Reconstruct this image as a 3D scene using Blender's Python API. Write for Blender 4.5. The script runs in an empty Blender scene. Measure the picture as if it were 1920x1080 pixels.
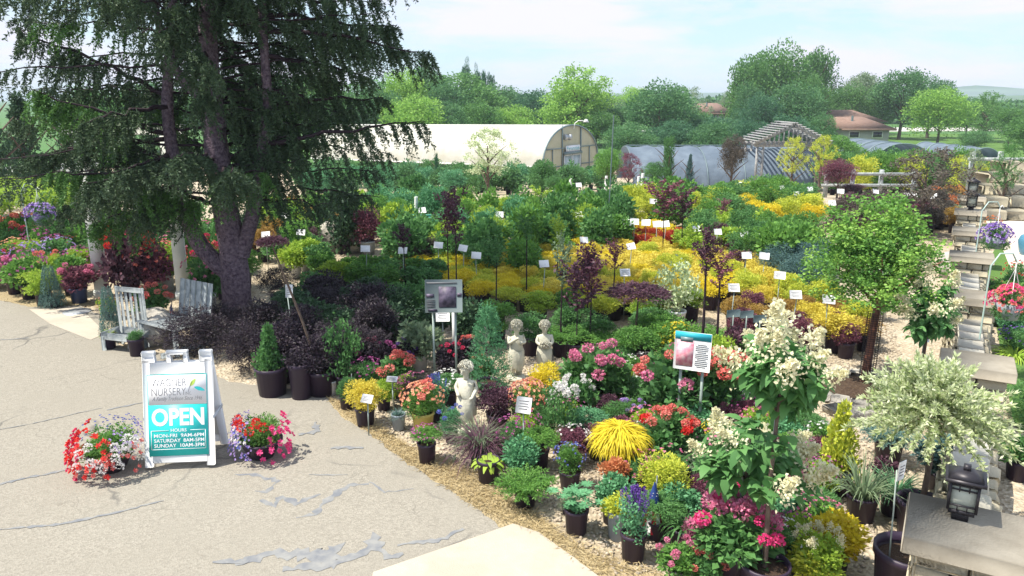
import bpy, math, random
import numpy as np
from mathutils import Vector, Matrix, Quaternion
R = math.radians
random.seed(11); rng = np.random.default_rng(11)
SC = bpy.context.scene
COL = SC.collection
# ------------------------------------------------------------------ camera
H = 3.35; PITCH = R(14.0); FPX = 1423.0
cd = bpy.data.cameras.new('camera'); cam = bpy.data.objects.new('camera', cd); COL.objects.link(cam)
cam.location = (0, 0, H); cam.rotation_euler = (R(90) - PITCH, 0, 0)
cd.sensor_width = 36; cd.lens = 36 * FPX / 1920; cd.clip_start = .05; cd.clip_end = 6000
SC.camera = cam
# ------------------------------------------------------------------ world, sun, exposure
SUN = Vector((-.46, -.09, .88)).normalized()
w = bpy.data.worlds.new('World'); SC.world = w; w.use_nodes = True
nt = w.node_tree; nt.nodes.clear()
def N(t, typ, **k):
    n = t.nodes.new(typ)
    for a, b in k.items(): setattr(n, a, b)
    return n
wo = N(nt, 'ShaderNodeOutputWorld'); bg = N(nt, 'ShaderNodeBackground'); sky = N(nt, 'ShaderNodeTexSky', sky_type='NISHITA', sun_disc=False)
sky.sun_elevation = math.asin(SUN.z); sky.sun_rotation = math.atan2(SUN.x, SUN.y)
sky.air_density = 1.0; sky.dust_density = .7; sky.ozone_density = 1.2
tc = N(nt, 'ShaderNodeTexCoord'); mp = N(nt, 'ShaderNodeMapping'); mp.inputs['Scale'].default_value = (1.0, 1.0, 5.0)
nz = N(nt, 'ShaderNodeTexNoise'); nz.inputs['Scale'].default_value = 3.2; nz.inputs['Detail'].default_value = 9; nz.inputs['Roughness'].default_value = .62; nz.inputs['Distortion'].default_value = .3
cr = N(nt, 'ShaderNodeValToRGB'); cr.color_ramp.elements[0].position = .42; cr.color_ramp.elements[1].position = .60
cr.color_ramp.elements[0].color = (.10, .10, .10, 1); cr.color_ramp.elements[1].color = (.95, .95, .95, 1)
mx = N(nt, 'ShaderNodeMix', data_type='RGBA'); mx.inputs['B'].default_value = (3.9, 3.8, 4.4, 1)
nt.links.new(tc.outputs['Generated'], mp.inputs['Vector']); nt.links.new(mp.outputs[0], nz.inputs['Vector'])
nt.links.new(nz.outputs['Fac'], cr.inputs['Fac']); nt.links.new(cr.outputs['Color'], mx.inputs['Factor'])
ma = N(nt, 'ShaderNodeMix', data_type='RGBA'); ma.inputs['Factor'].default_value = .24; ma.inputs['A'].default_value = (2.2, 3.25, 3.9, 1); nt.links.new(sky.outputs['Color'], ma.inputs['B']); nt.links.new(ma.outputs['Result'], mx.inputs['A']); nt.links.new(mx.outputs['Result'], bg.inputs['Color'])
bg.inputs['Strength'].default_value = .13
nt.links.new(bg.outputs[0], wo.inputs['Surface'])
sl = bpy.data.lights.new('sun', 'SUN'); sun = bpy.data.objects.new('sun', sl); COL.objects.link(sun)
sl.energy = 3.9; sl.angle = R(.53); sl.color = (1.0, .94, .80)
sun.rotation_euler = SUN.to_track_quat('Z', 'Y').to_euler(); sun.location = (-8, -4, 20)
SC.view_settings.view_transform = 'Standard'; SC.view_settings.look = 'None'; SC.view_settings.exposure = .99; SC.view_settings.gamma = 1
SC.render.engine = 'CYCLES'; SC.cycles.max_bounces = 6; SC.cycles.transparent_max_bounces = 8; SC.cycles.volume_bounces = 0
# ------------------------------------------------------------------ terrain + projection helpers
def gz(y):
    t = min(1, max(0, (y - 22) / 23.0)); return -1.6 * t * t * (3 - 2 * t)
def ray(px, py):
    c = Vector(((px - 960) / FPX, (540 - py) / FPX, -1)); c.rotate(cam.rotation_euler.to_matrix()); return c
def P(px, py, h=0.0):
    """world x,y where the sight line of a pixel meets the surface h above the ground"""
    d = ray(px, py); t = .5
    while t < 4000:
        if H + d.z * t < gz(d.y * t) + h: break
        t *= 1.004
    return d.x * t, d.y * t
def at(px, Y, py):
    d = ray(px, py); t = Y / d.y; return d.x * t, Y, H + d.z * t
# ------------------------------------------------------------------ materials
MATS = {}
def mat(name, c, rough=.7, spec=.3, metal=0.0, noise=None, bump=None, c2=None, nscale=8, detail=4, trans=0.0, island=False, sheen=0):
    if name in MATS: return MATS[name]
    m = bpy.data.materials.new(name); m.use_nodes = True; t = m.node_tree; t.nodes.clear()
    out = N(t, 'ShaderNodeOutputMaterial'); b = N(t, 'ShaderNodeBsdfPrincipled')
    b.inputs['Roughness'].default_value = rough; b.inputs['Metallic'].default_value = metal; b.inputs['Specular IOR Level'].default_value = spec
    b.inputs['Base Color'].default_value = (*c, 1)
    colsock = None
    tcn = N(t, 'ShaderNodeTexCoord')
    if c2 is not None:
        mix = N(t, 'ShaderNodeMix', data_type='RGBA'); mix.inputs['A'].default_value = (*c, 1); mix.inputs['B'].default_value = (*c2, 1)
        if island:
            g = N(t, 'ShaderNodeNewGeometry'); oi = N(t, 'ShaderNodeObjectInfo')
            a = N(t, 'ShaderNodeMath', operation='MULTIPLY'); a.inputs[1].default_value = .75
            bb = N(t, 'ShaderNodeMath', operation='MULTIPLY'); bb.inputs[1].default_value = .25
            s = N(t, 'ShaderNodeMath', operation='ADD')
            t.links.new(g.outputs['Random Per Island'], a.inputs[0]); t.links.new(oi.outputs['Random'], bb.inputs[0])
            t.links.new(a.outputs[0], s.inputs[0]); t.links.new(bb.outputs[0], s.inputs[1]); t.links.new(s.outputs[0], mix.inputs['Factor'])
        else:
            n = N(t, 'ShaderNodeTexNoise'); n.inputs['Scale'].default_value = nscale; n.inputs['Detail'].default_value = detail
            r = N(t, 'ShaderNodeValToRGB'); r.color_ramp.elements[0].position = .35; r.color_ramp.elements[1].position = .65
            t.links.new(tcn.outputs['Object'], n.inputs['Vector']); t.links.new(n.outputs['Fac'], r.inputs['Fac']); t.links.new(r.outputs['Color'], mix.inputs['Factor'])
        colsock = mix.outputs['Result']; t.links.new(colsock, b.inputs['Base Color'])
    if bump:
        n2 = N(t, 'ShaderNodeTexNoise'); n2.inputs['Scale'].default_value = bump[0]; n2.inputs['Detail'].default_value = 5
        bp = N(t, 'ShaderNodeBump'); bp.inputs['Strength'].default_value = bump[1]; bp.inputs['Distance'].default_value = bump[2] if len(bump) > 2 else .02
        t.links.new(tcn.outputs['Object'], n2.inputs['Vector']); t.links.new(n2.outputs['Fac'], bp.inputs['Height']); t.links.new(bp.outputs[0], b.inputs['Normal'])
    if trans > 0:
        tr = N(t, 'ShaderNodeBsdfTranslucent'); ms = N(t, 'ShaderNodeMixShader'); ms.inputs[0].default_value = trans
        tr.inputs['Color'].default_value = (*c, 1)
        if colsock: t.links.new(colsock, tr.inputs['Color'])
        t.links.new(b.outputs[0], ms.inputs[1]); t.links.new(tr.outputs[0], ms.inputs[2]); t.links.new(ms.outputs[0], out.inputs['Surface'])
    else: t.links.new(b.outputs[0], out.inputs['Surface'])
    MATS[name] = m; return m
def leaf(name, c, c2, trans=.36, rough=.55): return mat('leaf_' + name, c, rough, .25, c2=c2, island=True, trans=trans)
L = dict(
 green=leaf('green', (0.079, 0.206, 0.056), (0.206, 0.412, 0.079)), mid=leaf('mid', (0.068, 0.178, 0.068), (0.152, 0.338, 0.101)),
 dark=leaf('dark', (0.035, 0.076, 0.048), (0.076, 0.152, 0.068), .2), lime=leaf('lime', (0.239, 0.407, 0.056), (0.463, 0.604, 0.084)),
 yellow=leaf('yellow', (0.605, 0.495, 0.033), (0.858, 0.726, 0.055)), gold=leaf('gold', (.60, .49, .06), (.78, .68, .12)),
 goldorange=leaf('goldorange', (.68, .55, .09), (.82, .74, .16)), rust=leaf('rust', (0.286, 0.143, 0.055), (0.462, 0.330, 0.077)),
 red=leaf('red', (0.374, 0.033, 0.022), (0.550, 0.099, 0.044)), orange=leaf('orange', (0.550, 0.176, 0.077), (0.682, 0.330, 0.154)),
 purple=leaf('purple', (.060, .030, .050), (.16, .070, .105), .2), plum=leaf('plum', (0.114, 0.038, 0.076), (0.278, 0.101, 0.139), .25),
 blue=leaf('blue', (0.077, 0.154, 0.143), (0.176, 0.297, 0.264), .15), bluedark=leaf('bluedark', (0.051, 0.108, 0.114), (0.114, 0.215, 0.200), .15),
 teal=leaf('teal', (0.085, 0.247, 0.117), (0.156, 0.390, 0.195), .25), variegated=leaf('variegated', (0.330, 0.440, 0.220), (0.726, 0.792, 0.528), .3),
 willow=leaf('willow', (0.396, 0.506, 0.198), (0.880, 0.880, 0.726), .4), spruce=leaf('spruce', (.045, .080, .050), (.105, .165, .080), .2),
 sprucelit=leaf('sprucelit', (.07, .17, .05), (.14, .28, .07), .3), greygreen=leaf('greygreen', (0.135, 0.209, 0.135), (0.299, 0.389, 0.224)),  # lighter spruce needles: sunlight on the left boughs put into the colour
 yellowgreen=leaf('yellowgreen', (0.343, 0.443, 0.057), (0.744, 0.744, 0.100)), big=leaf('big', (0.072, 0.200, 0.064), (0.157, 0.343, 0.114), .35),
 shade=leaf('shade', (.034, .020, .042), (.060, .052, .058), .15), treea=leaf('treea', (0.078, 0.193, 0.062), (0.176, 0.351, 0.097)),  # shade leaves: the purple gloom under the spruce put into their colour
 treeb=leaf('treeb', (.075, .19, .085), (.15, .31, .11)), treec=leaf('treec', (0.195, 0.374, 0.081), (0.357, 0.585, 0.114)),
 treed=leaf('treed', (.05, .14, .085), (.10, .24, .11)), bronze=leaf('bronze', (0.077, 0.066, 0.066), (0.176, 0.154, 0.121)))
FL = dict(
 red=leaf('petal_red', (.62, .02, .02), (.80, .07, .06)), crimson=leaf('petal_crimson', (.55, .02, .10), (.75, .08, .18)),
 coral=leaf('petal_coral', (.70, .10, .10), (.85, .38, .32)), pink=leaf('petal_pink', (.62, .12, .28), (.80, .36, .50)),
 hotpink=leaf('petal_hotpink', (.72, .03, .20), (.85, .12, .34)), white=leaf('petal_white', (.78, .76, .74), (.90, .88, .90)),
 cream=leaf('petal_cream', (.72, .68, .44), (.88, .85, .66)), lilac=leaf('petal_lilac', (.34, .22, .60), (.60, .46, .80)),
 violet=leaf('petal_violet', (.10, .04, .30), (.26, .14, .50)), bluef=leaf('petal_blue', (.07, .10, .48), (.26, .30, .70)),
 yellow=leaf('petal_yellow', (.82, .62, .04), (.88, .75, .10)), peach=leaf('petal_peach', (.75, .28, .16), (.88, .55, .38)),
 orange=leaf('petal_orange', (.75, .14, .02), (.85, .30, .08)), magenta=leaf('petal_magenta', (.36, .06, .26), (.60, .20, .44)))
M = dict(
 blackpot=mat('black_pot_plastic', (.030, .018, .040), .45, .4), whitepot=mat('white_pot_plastic', (.62, .64, .68), .5, .4),
 greypot=mat('grey_pot_plastic', (.25, .29, .34), .5, .4), tanpot=mat('yellow_pot_plastic', (.48, .40, .12), .5, .4), bluepot=mat('blue_pot_plastic', (.05, .07, .16), .4, .5),
 soil=mat('potting_soil', (.05, .032, .025), .95, .1, c2=(.10, .07, .05), nscale=40, bump=(60, .8)),
 bark=mat('spruce_bark', (.10, .07, .10), .92, .12, c2=(.24, .18, .22), nscale=22, detail=10, bump=(34, 1.0, .06)),
 stem=mat('woody_stem', (.09, .065, .055), .85, .2, c2=(.15, .11, .09), nscale=20), darkstem=mat('dark_stem', (.035, .022, .03), .8, .2),
 greenstem=mat('green_stem', (.09, .16, .05), .7, .2), cherry=mat('cherry_bark', (.30, .12, .08), .6, .3, c2=(.14, .07, .06), nscale=18, bump=(20, .5)),
 white=mat('white_paint', (.80, .80, .80), .5, .4), card=mat('white_card', (.86, .86, .88), .5, .3), stake=mat('sign_stake', (.32, .38, .36), .5, .3, .3),
 weather=mat('weathered_wood', (.26, .29, .31), .85, .2, c2=(.42, .45, .46), nscale=10, bump=(30, .4)),
 greywood=mat('grey_wood', (.22, .22, .24), .85, .2, c2=(.38, .38, .38), nscale=10), postw=mat('white_post_paint', (.62, .65, .64), .7, .2, c2=(.74, .76, .74), nscale=5),
 plastic=mat('sign_plastic', (.84, .84, .86), .38, .5), teal=mat('teal_print', (.03, .56, .55), .45, .4), panelw=mat('panel_white', (.82, .82, .86), .45, .4),
 ink=mat('grey_ink', (.20, .20, .22), .6, .2), letterw=mat('white_lettering', (.88, .88, .92), .5, .3), lime=mat('lime_print', (.50, .68, .12), .5, .3), tealleaf=mat('teal_leaf_print', (.03, .46, .50), .5, .3),
 stone=mat('limestone', (.42, .37, .27), .9, .2, c2=(.56, .50, .38), island=True, bump=(18, .6, .02)), stonel=mat('pale_limestone', (.55, .51, .43), .9, .2, c2=(.66, .62, .54), island=True, bump=(22, .5, .01)),
 cap=mat('sandstone_cap', (.31, .275, .225), .85, .25, c2=(.39, .35, .29), nscale=7, detail=10, bump=(60, .25, .004)), mortar=mat('wall_core', (.10, .085, .08), .95, .1),
 lampm=mat('dark_bronze', (.03, .027, .035), .45, .5, .4), lampglass=mat('frosted_glass', (.62, .66, .60), .35, .5, trans=.3),
 statue=mat('cast_stone', (.52, .50, .42), .9, .15, c2=(.66, .63, .52), nscale=9, detail=6, bump=(40, .5, .01)),
 boulder=mat('boulder_stone', (.34, .32, .30), .92, .15, c2=(.50, .47, .42), nscale=6, detail=8, bump=(12, .8, .04)),
 poly=mat('greenhouse_film', (.74, .73, .70), .4, .5, c2=(.62, .59, .50), nscale=.9, detail=6, trans=.35, bump=(1.2, .5, .08)), polyend=mat('greenhouse_end_film', (.58, .56, .42), .3, .6, c2=(.66, .63, .50), nscale=1.5, trans=.3), frame=mat('grey_metal_frame', (.16, .22, .24), .5, .5, .2),
 doorglass=mat('door_glazing', (.36, .44, .46), .15, .7), shade=mat('shade_cloth', (.13, .17, .23), .7, .2, c2=(.19, .24, .31), nscale=1.2, trans=.25, bump=(1.6, .6, .15)),
 roof=mat('brown_shingle', (.21, .135, .11), .9, .15, c2=(.27, .18, .15), nscale=3, bump=(14, .5, .03)), wall=mat('house_siding', (.32, .32, .30), .85, .2, c2=(.38, .38, .35), nscale=2), wallc=mat('cream_siding', (.60, .54, .40), .85, .2), glass=mat('window_glass', (.03, .03, .05), .15, .7),
 crate=mat('green_crate_plastic', (.12, .42, .36), .5, .4), mesh=mat('trunk_guard_mesh', (.02, .02, .025), .6, .3), tin=mat('metal_edging', (.45, .47, .50), .4, .5, .5),
 flagr=mat('flag_red', (.55, .04, .06), .8, .1), flagw=mat('flag_white', (.80, .78, .78), .8, .1), flagb=mat('flag_blue', (.03, .06, .22), .8, .1),
 pinkprint=mat('pink_photo_print', (.75, .22, .32), .5, .3, c2=(.88, .55, .60), nscale=22), signb=mat('sign_blue', (.03, .36, .46), .5, .3), darkprint=mat('dark_photo_print', (.04, .035, .06), .5, .3, c2=(.16, .13, .20), nscale=14), signg=mat('sign_grey_green_shaded', (.17, .21, .22), .5, .3),  # grey board colour darkened to stand in for the spruce's shade
 bluecer=mat('blue_ceramic', (.07, .22, .34), .25, .6), pole=mat('hook_rod', (.40, .52, .50), .5, .3, .2))
# ------------------------------------------------------------------ geometry accumulator
class G:
    def __init__(s): s.V = []; s.L = []; s.T = []; s.n = 0
    def add(s, V, F):
        V = np.asarray(V, dtype=np.float64).reshape(-1, 3)
        if isinstance(F, np.ndarray):
            s.L.append((F + s.n).ravel()); s.T.append(np.full(len(F), F.shape[1]))
        else:
            for f in F: s.L.append(np.asarray(f) + s.n); s.T.append(np.array([len(f)]))
        s.V.append(V); s.n += len(V); return s
    def mesh(s, name, m, smooth=False):
        me = bpy.data.meshes.new(name)
        if s.n:
            V = np.concatenate(s.V); Lp = np.concatenate(s.L).astype(np.int32); T = np.concatenate(s.T).astype(np.int32)
            me.vertices.add(len(V)); me.vertices.foreach_set('co', V.astype(np.float32).ravel())
            me.loops.add(len(Lp)); me.loops.foreach_set('vertex_index', Lp)
            me.polygons.add(len(T)); st = np.concatenate([[0], np.cumsum(T)[:-1]]).astype(np.int32)
            me.polygons.foreach_set('loop_start', st)
            if smooth: me.polygons.foreach_set('use_smooth', np.ones(len(T), dtype=bool))
            me.update(calc_edges=True); me.validate()
        me.materials.append(m); return me
    def box(s, c, d, rz=0.0, top=1.0, rot=None):
        x, y, z = [v / 2 for v in d]
        V = np.array([[-x, -y, -z], [x, -y, -z], [x, y, -z], [-x, y, -z], [-x * top, -y * top, z], [x * top, -y * top, z], [x * top, y * top, z], [-x * top, y * top, z]])
        if rot is not None: V = V @ np.array(rot.to_3x3()).T
        if rz: cs, sn = math.cos(rz), math.sin(rz); V = V @ np.array([[cs, sn, 0], [-sn, cs, 0], [0, 0, 1]])
        return s.add(V + np.array(c), np.array([[0, 3, 2, 1], [4, 5, 6, 7], [0, 1, 5, 4], [1, 2, 6, 5], [2, 3, 7, 6], [3, 0, 4, 7]]))
    def rock(s, c, d, rz=0, j=.12, bev=.18):
        """box with chamfered, jittered corners"""
        b = bmesh_box(d, bev * min(d)); V, F = b
        V = V + rng.normal(0, j * min(d) * .35, V.shape)
        cs, sn = math.cos(rz), math.sin(rz); V = V @ np.array([[cs, sn, 0], [-sn, cs, 0], [0, 0, 1]])
        return s.add(V + np.array(c), F)
    def tube(s, pts, r, seg=7, cap=True):
        pts = np.array([tuple(p) for p in pts], dtype=float); n = len(pts)
        r = np.full(n, r) if np.isscalar(r) else np.array(r)
        tg = np.gradient(pts, axis=0); tg /= np.linalg.norm(tg, axis=1)[:, None] + 1e-9
        up = np.array([0, 0, 1.0]) if abs(tg[0][2]) < .9 else np.array([1.0, 0, 0])
        a = np.linspace(0, 2 * np.pi, seg, endpoint=False); V = []
        for i in range(n):
            u = np.cross(tg[i], up); u /= np.linalg.norm(u) + 1e-9; v = np.cross(u, tg[i]); up = v if i >= 0 else up
            up = -np.cross(tg[i], u) if False else v
            V.append(pts[i] + r[i] * (np.outer(np.cos(a), u) + np.outer(np.sin(a), v)))
            up = v
        V = np.concatenate(V); F = []
        for i in range(n - 1):
            for k in range(seg):
                F.append([i * seg + k, i * seg + (k + 1) % seg, (i + 1) * seg + (k + 1) % seg, (i + 1) * seg + k])
        s.add(V, np.array(F))
        if cap:
            s.add(V[-seg:], [list(range(seg))]); s.add(V[:seg], [list(range(seg))[::-1]])
        return s
    def lathe(s, prof, seg=18, c=(0, 0, 0)):
        a = np.linspace(0, 2 * np.pi, seg, endpoint=False)
        V = np.concatenate([np.stack([r * np.cos(a), r * np.sin(a), np.full(seg, z)], 1) for r, z in prof]) + np.array(c)
        F = [[i * seg + k, i * seg + (k + 1) % seg, (i + 1) * seg + (k + 1) % seg, (i + 1) * seg + k] for i in range(len(prof) - 1) for k in range(seg)]
        return s.add(V, np.array(F))
    def leaves(s, Pt, D, Ln, Wd, fold=.15, up=None):
        n = len(Pt); D = D / (np.linalg.norm(D, axis=1)[:, None] + 1e-9)
        rr = rng.normal(size=(n, 3)) if up is None else np.tile(up, (n, 1)) + rng.normal(0, .35, (n, 3))
        S = np.cross(D, rr); S /= np.linalg.norm(S, axis=1)[:, None] + 1e-9; Nn = np.cross(S, D)
        Ln = np.broadcast_to(np.asarray(Ln, float), (n,))[:, None]; Wd = np.broadcast_to(np.asarray(Wd, float), (n,))[:, None]
        m = Pt + D * Ln * .45
        V = np.stack([Pt, m + S * Wd * .5 + Nn * Wd * fold, Pt + D * Ln, m - S * Wd * .5 + Nn * Wd * fold], 1).reshape(-1, 3)
        return s.add(V, np.arange(4 * n).reshape(-1, 4))
    def blades(s, base, dirs, Ln, Wd, droop, seg=4):
        """arching strips"""
        n = len(base); dirs = dirs / np.linalg.norm(dirs, axis=1)[:, None]; pts = [base]; d = dirs.copy()
        for i in range(seg):
            pts.append(pts[-1] + d * (Ln / seg)[:, None]); d = d + np.array([0, 0, -1]) * droop[:, None] / seg * (1 + i * .6); d /= np.linalg.norm(d, axis=1)[:, None]
        S = np.cross(dirs, [0, 0, 1]); S += rng.normal(0, .15, S.shape); S /= np.linalg.norm(S, axis=1)[:, None] + 1e-9
        V = []
        for i, p in enumerate(pts):
            wv = (Wd * (1 - (i / seg) ** 2 * .92) * (.7 + .3 * min(1, i)))[:, None] * .5
            V += [p - S * wv, p + S * wv]
        V = np.stack(V, 1); k = 2 * (seg + 1); F = []
        for i in range(seg): F.append(np.stack([np.arange(n) * k + 2 * i, np.arange(n) * k + 2 * i + 1, np.arange(n) * k + 2 * i + 3, np.arange(n) * k + 2 * i + 2], 1))
        return s.add(V.reshape(-1, 3), np.concatenate(F))
def bmesh_box(d, b):
    x, y, z = [v / 2 for v in d]; V = []
    for sx in (-1, 1):
        for sy in (-1, 1):
            for sz in (-1, 1):
                V += [[sx * (x - b), sy * (y - b), sz * z], [sx * (x - b), sy * y, sz * (z - b)], [sx * x, sy * (y - b), sz * (z - b)]]
    V = np.array(V); idx = lambda sx, sy, sz, k: ((sx > 0) * 4 + (sy > 0) * 2 + (sz > 0)) * 3 + k
    F = []
    for sz in (-1, 1): f = [idx(-1, -1, sz, 0), idx(1, -1, sz, 0), idx(1, 1, sz, 0), idx(-1, 1, sz, 0)]; F.append(f if sz > 0 else f[::-1])
    for sy in (-1, 1): f = [idx(-1, sy, -1, 1), idx(1, sy, -1, 1), idx(1, sy, 1, 1), idx(-1, sy, 1, 1)]; F.append(f if sy < 0 else f[::-1])
    for sx in (-1, 1): f = [idx(sx, -1, -1, 2), idx(sx, 1, -1, 2), idx(sx, 1, 1, 2), idx(sx, -1, 1, 2)]; F.append(f if sx > 0 else f[::-1])
    for sx in (-1, 1):
        for sy in (-1, 1): F.append([idx(sx, sy, -1, 1), idx(sx, sy, -1, 2), idx(sx, sy, 1, 2), idx(sx, sy, 1, 1)])
        for sz in (-1, 1): F.append([idx(sx, -1, sz, 0), idx(sx, -1, sz, 2), idx(sx, 1, sz, 2), idx(sx, 1, sz, 0)])
    for sy in (-1, 1):
        for sz in (-1, 1): F.append([idx(-1, sy, sz, 0), idx(-1, sy, sz, 1), idx(1, sy, sz, 1), idx(1, sy, sz, 0)])
    for sx in (-1, 1):
        for sy in (-1, 1):
            for sz in (-1, 1): F.append([idx(sx, sy, sz, 0), idx(sx, sy, sz, 1), idx(sx, sy, sz, 2)])
    return V, F
# ------------------------------------------------------------------ object helpers
def thing(name, label, cat, loc, rz=0, group=None, scale=None):
    o = bpy.data.objects.new(name, None); COL.objects.link(o); o.empty_display_size = .1
    o.location = loc; o.rotation_euler = (0, 0, rz); o['label'] = label; o['category'] = cat
    if group: o['group'] = group
    if scale: o.scale = scale
    return o
def part(name, me, parent, loc=(0, 0, 0), rot=(0, 0, 0), scale=(1, 1, 1), label=None):
    o = bpy.data.objects.new(name, me); COL.objects.link(o); o.parent = parent; o.location = loc; o.rotation_euler = rot; o.scale = scale
    if label: o['label'] = label
    return o
def struct(name, me, kind='structure', label=None, cat=None):
    o = bpy.data.objects.new(name, me); COL.objects.link(o); o['kind'] = kind
    if label: o['label'] = label
    if cat: o['category'] = cat
    return o
def text_mesh(body, size, m, offset=0.0, sx=1.0, shear=0.0, ext=.0015, align='LEFT', space=1.0):
    c = bpy.data.curves.new('lettering', 'FONT'); c.body = body; c.size = size; c.offset = offset; c.extrude = ext; c.shear = shear; c.align_x = align; c.space_character = space; c.resolution_u = 4
    o = bpy.data.objects.new('lettering', c); COL.objects.link(o)
    dg = bpy.context.evaluated_depsgraph_get(); me = bpy.data.meshes.new_from_object(o.evaluated_get(dg)); bpy.data.objects.remove(o)
    me.transform(Matrix.Diagonal((sx, 1, 1, 1))); me.materials.clear(); me.materials.append(m); return me
# ------------------------------------------------------------------ ground
def ground_mat(name, c, c2, sp, s1, bumpd, c3=None):
    m = bpy.data.materials.new(name); m.use_nodes = True; t = m.node_tree; b = t.nodes['Principled BSDF']; b.inputs['Roughness'].default_value = .92; b.inputs['Specular IOR Level'].default_value = .2
    tcn = N(t, 'ShaderNodeTexCoord')
    v = N(t, 'ShaderNodeTexVoronoi'); v.inputs['Scale'].default_value = sp; n = N(t, 'ShaderNodeTexNoise'); n.inputs['Scale'].default_value = s1; n.inputs['Detail'].default_value = 8; n.inputs['Roughness'].default_value = .7
    mix = N(t, 'ShaderNodeMix', data_type='RGBA'); mix.inputs['A'].default_value = (*c, 1); mix.inputs['B'].default_value = (*c2, 1)
    t.links.new(tcn.outputs['Object'], v.inputs['Vector']); t.links.new(tcn.outputs['Object'], n.inputs['Vector'])
    sep = N(t, 'ShaderNodeSeparateColor'); t.links.new(v.outputs['Color'], sep.inputs[0]); t.links.new(sep.outputs[0], mix.inputs['Factor'])
    mix2 = N(t, 'ShaderNodeMix', data_type='RGBA'); mix2.inputs['B'].default_value = (*(c3 or c), 1)
    rp = N(t, 'ShaderNodeValToRGB'); rp.color_ramp.elements[0].position = .45; rp.color_ramp.elements[1].position = .62; rp.color_ramp.elements[1].color = (.75, .75, .75, 1)
    t.links.new(n.outputs['Fac'], rp.inputs['Fac']); t.links.new(rp.outputs['Color'], mix2.inputs['Factor']); t.links.new(mix.outputs['Result'], mix2.inputs['A'])
    t.links.new(mix2.outputs['Result'], b.inputs['Base Color'])
    bp = N(t, 'ShaderNodeBump'); bp.inputs['Strength'].default_value = .8; bp.inputs['Distance'].default_value = bumpd
    t.links.new(v.outputs['Distance'], bp.inputs['Height']); t.links.new(bp.outputs[0], b.inputs['Normal'])
    return m
def sheet(name, poly, z, m, step=None):
    """flat sheet following the terrain (cut at y grid lines)"""
    import bmesh
    bm = bmesh.new(); bm.faces.new([bm.verts.new((x, y, 0)) for x, y in poly])
    for yy in [22 + 23 * i / 14 for i in range(15)]:
        bmesh.ops.bisect_plane(bm, geom=bm.verts[:] + bm.edges[:] + bm.faces[:], plane_co=(0, yy, 0), plane_no=(0, 1, 0))
    for v in bm.verts: v.co.z = gz(v.co.y) + z
    bmesh.ops.triangulate(bm, faces=bm.faces[:]); bmesh.ops.recalc_face_normals(bm, faces=bm.faces[:])
    for f in bm.faces:
        if f.normal.z < 0: f.normal_flip()
    me = bpy.data.meshes.new(name); bm.to_mesh(me); bm.free(); me.materials.append(m); return struct(name, me)
def wob(poly, a, n=12):
    out = []
    for i in range(len(poly)):
        p, q = poly[i], poly[(i + 1) % len(poly)]
        for k in range(n):
            t = k / n; j = 0 if k == 0 else a
            out.append((p[0] * (1 - t) + q[0] * t + random.gauss(0, j), p[1] * (1 - t) + q[1] * t + random.gauss(0, j)))
    return out
m_field = ground_mat('far_grass', (.055, .14, .035), (.08, .18, .05), 3, .06, .03, (.09, .16, .06))
m_gravel = ground_mat('pea_gravel', (.32, .26, .19), (.54, .47, .37), 26, 1.1, .03, (.38, .31, .22))
m_asph = ground_mat('worn_asphalt', (.228, .210, .182), (.320, .296, .258), 75, .8, .004, (.265, .245, .212))
def cracks(m, sc, wid, col, dist=.35):
    t = m.node_tree; b = t.nodes['Principled BSDF']; src = b.inputs['Base Color'].links[0].from_socket; tcn = N(t, 'ShaderNodeTexCoord')
    n = N(t, 'ShaderNodeTexNoise'); n.inputs['Scale'].default_value = 2.2; n.inputs['Detail'].default_value = 8; v = N(t, 'ShaderNodeTexVoronoi', feature='DISTANCE_TO_EDGE'); v.inputs['Scale'].default_value = sc
    a = N(t, 'ShaderNodeVectorMath', operation='SCALE'); a.inputs['Scale'].default_value = dist; ad = N(t, 'ShaderNodeVectorMath', operation='ADD')
    t.links.new(tcn.outputs['Object'], n.inputs['Vector']); t.links.new(n.outputs['Color'], a.inputs[0]); t.links.new(a.outputs[0], ad.inputs[0]); t.links.new(tcn.outputs['Object'], ad.inputs[1]); t.links.new(ad.outputs[0], v.inputs['Vector'])
    r = N(t, 'ShaderNodeValToRGB'); r.color_ramp.elements[0].position = 0; r.color_ramp.elements[0].color = (1, 1, 1, 1); r.color_ramp.elements[1].position = wid; r.color_ramp.elements[1].color = (0, 0, 0, 1)
    n3 = N(t, 'ShaderNodeTexNoise'); n3.inputs['Scale'].default_value = .9; n3.inputs['Detail'].default_value = 3; t.links.new(tcn.outputs['Object'], n3.inputs['Vector']); r3 = N(t, 'ShaderNodeValToRGB'); r3.color_ramp.elements[0].position = .48; r3.color_ramp.elements[1].position = .60
    t.links.new(n3.outputs['Fac'], r3.inputs['Fac']); ml = N(t, 'ShaderNodeMath', operation='MULTIPLY'); t.links.new(v.outputs['Distance'], r.inputs['Fac']); t.links.new(r.outputs['Color'], ml.inputs[0]); t.links.new(r3.outputs['Color'], ml.inputs[1])
    mx_ = N(t, 'ShaderNodeMix', data_type='RGBA'); mx_.inputs['B'].default_value = (*col, 1); t.links.new(ml.outputs[0], mx_.inputs['Factor']); t.links.new(src, mx_.inputs['A']); t.links.new(mx_.outputs['Result'], b.inputs['Base Color'])
cracks(m_asph, .55, .012, (.12, .115, .11)); cracks(m_asph, 2.4, .02, (.20, .185, .16), .5)
m_conc = ground_mat('pale_concrete', (.44, .39, .33), (.47, .42, .36), 120, 1.4, .002, (.38, .335, .28)); cracks(m_conc, 6.0, .006, (.36, .32, .27))
m_straw = ground_mat('dry_straw', (.30, .235, .14), (.42, .345, .22), 40, 2.5, .03, (.40, .31, .17))
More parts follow.
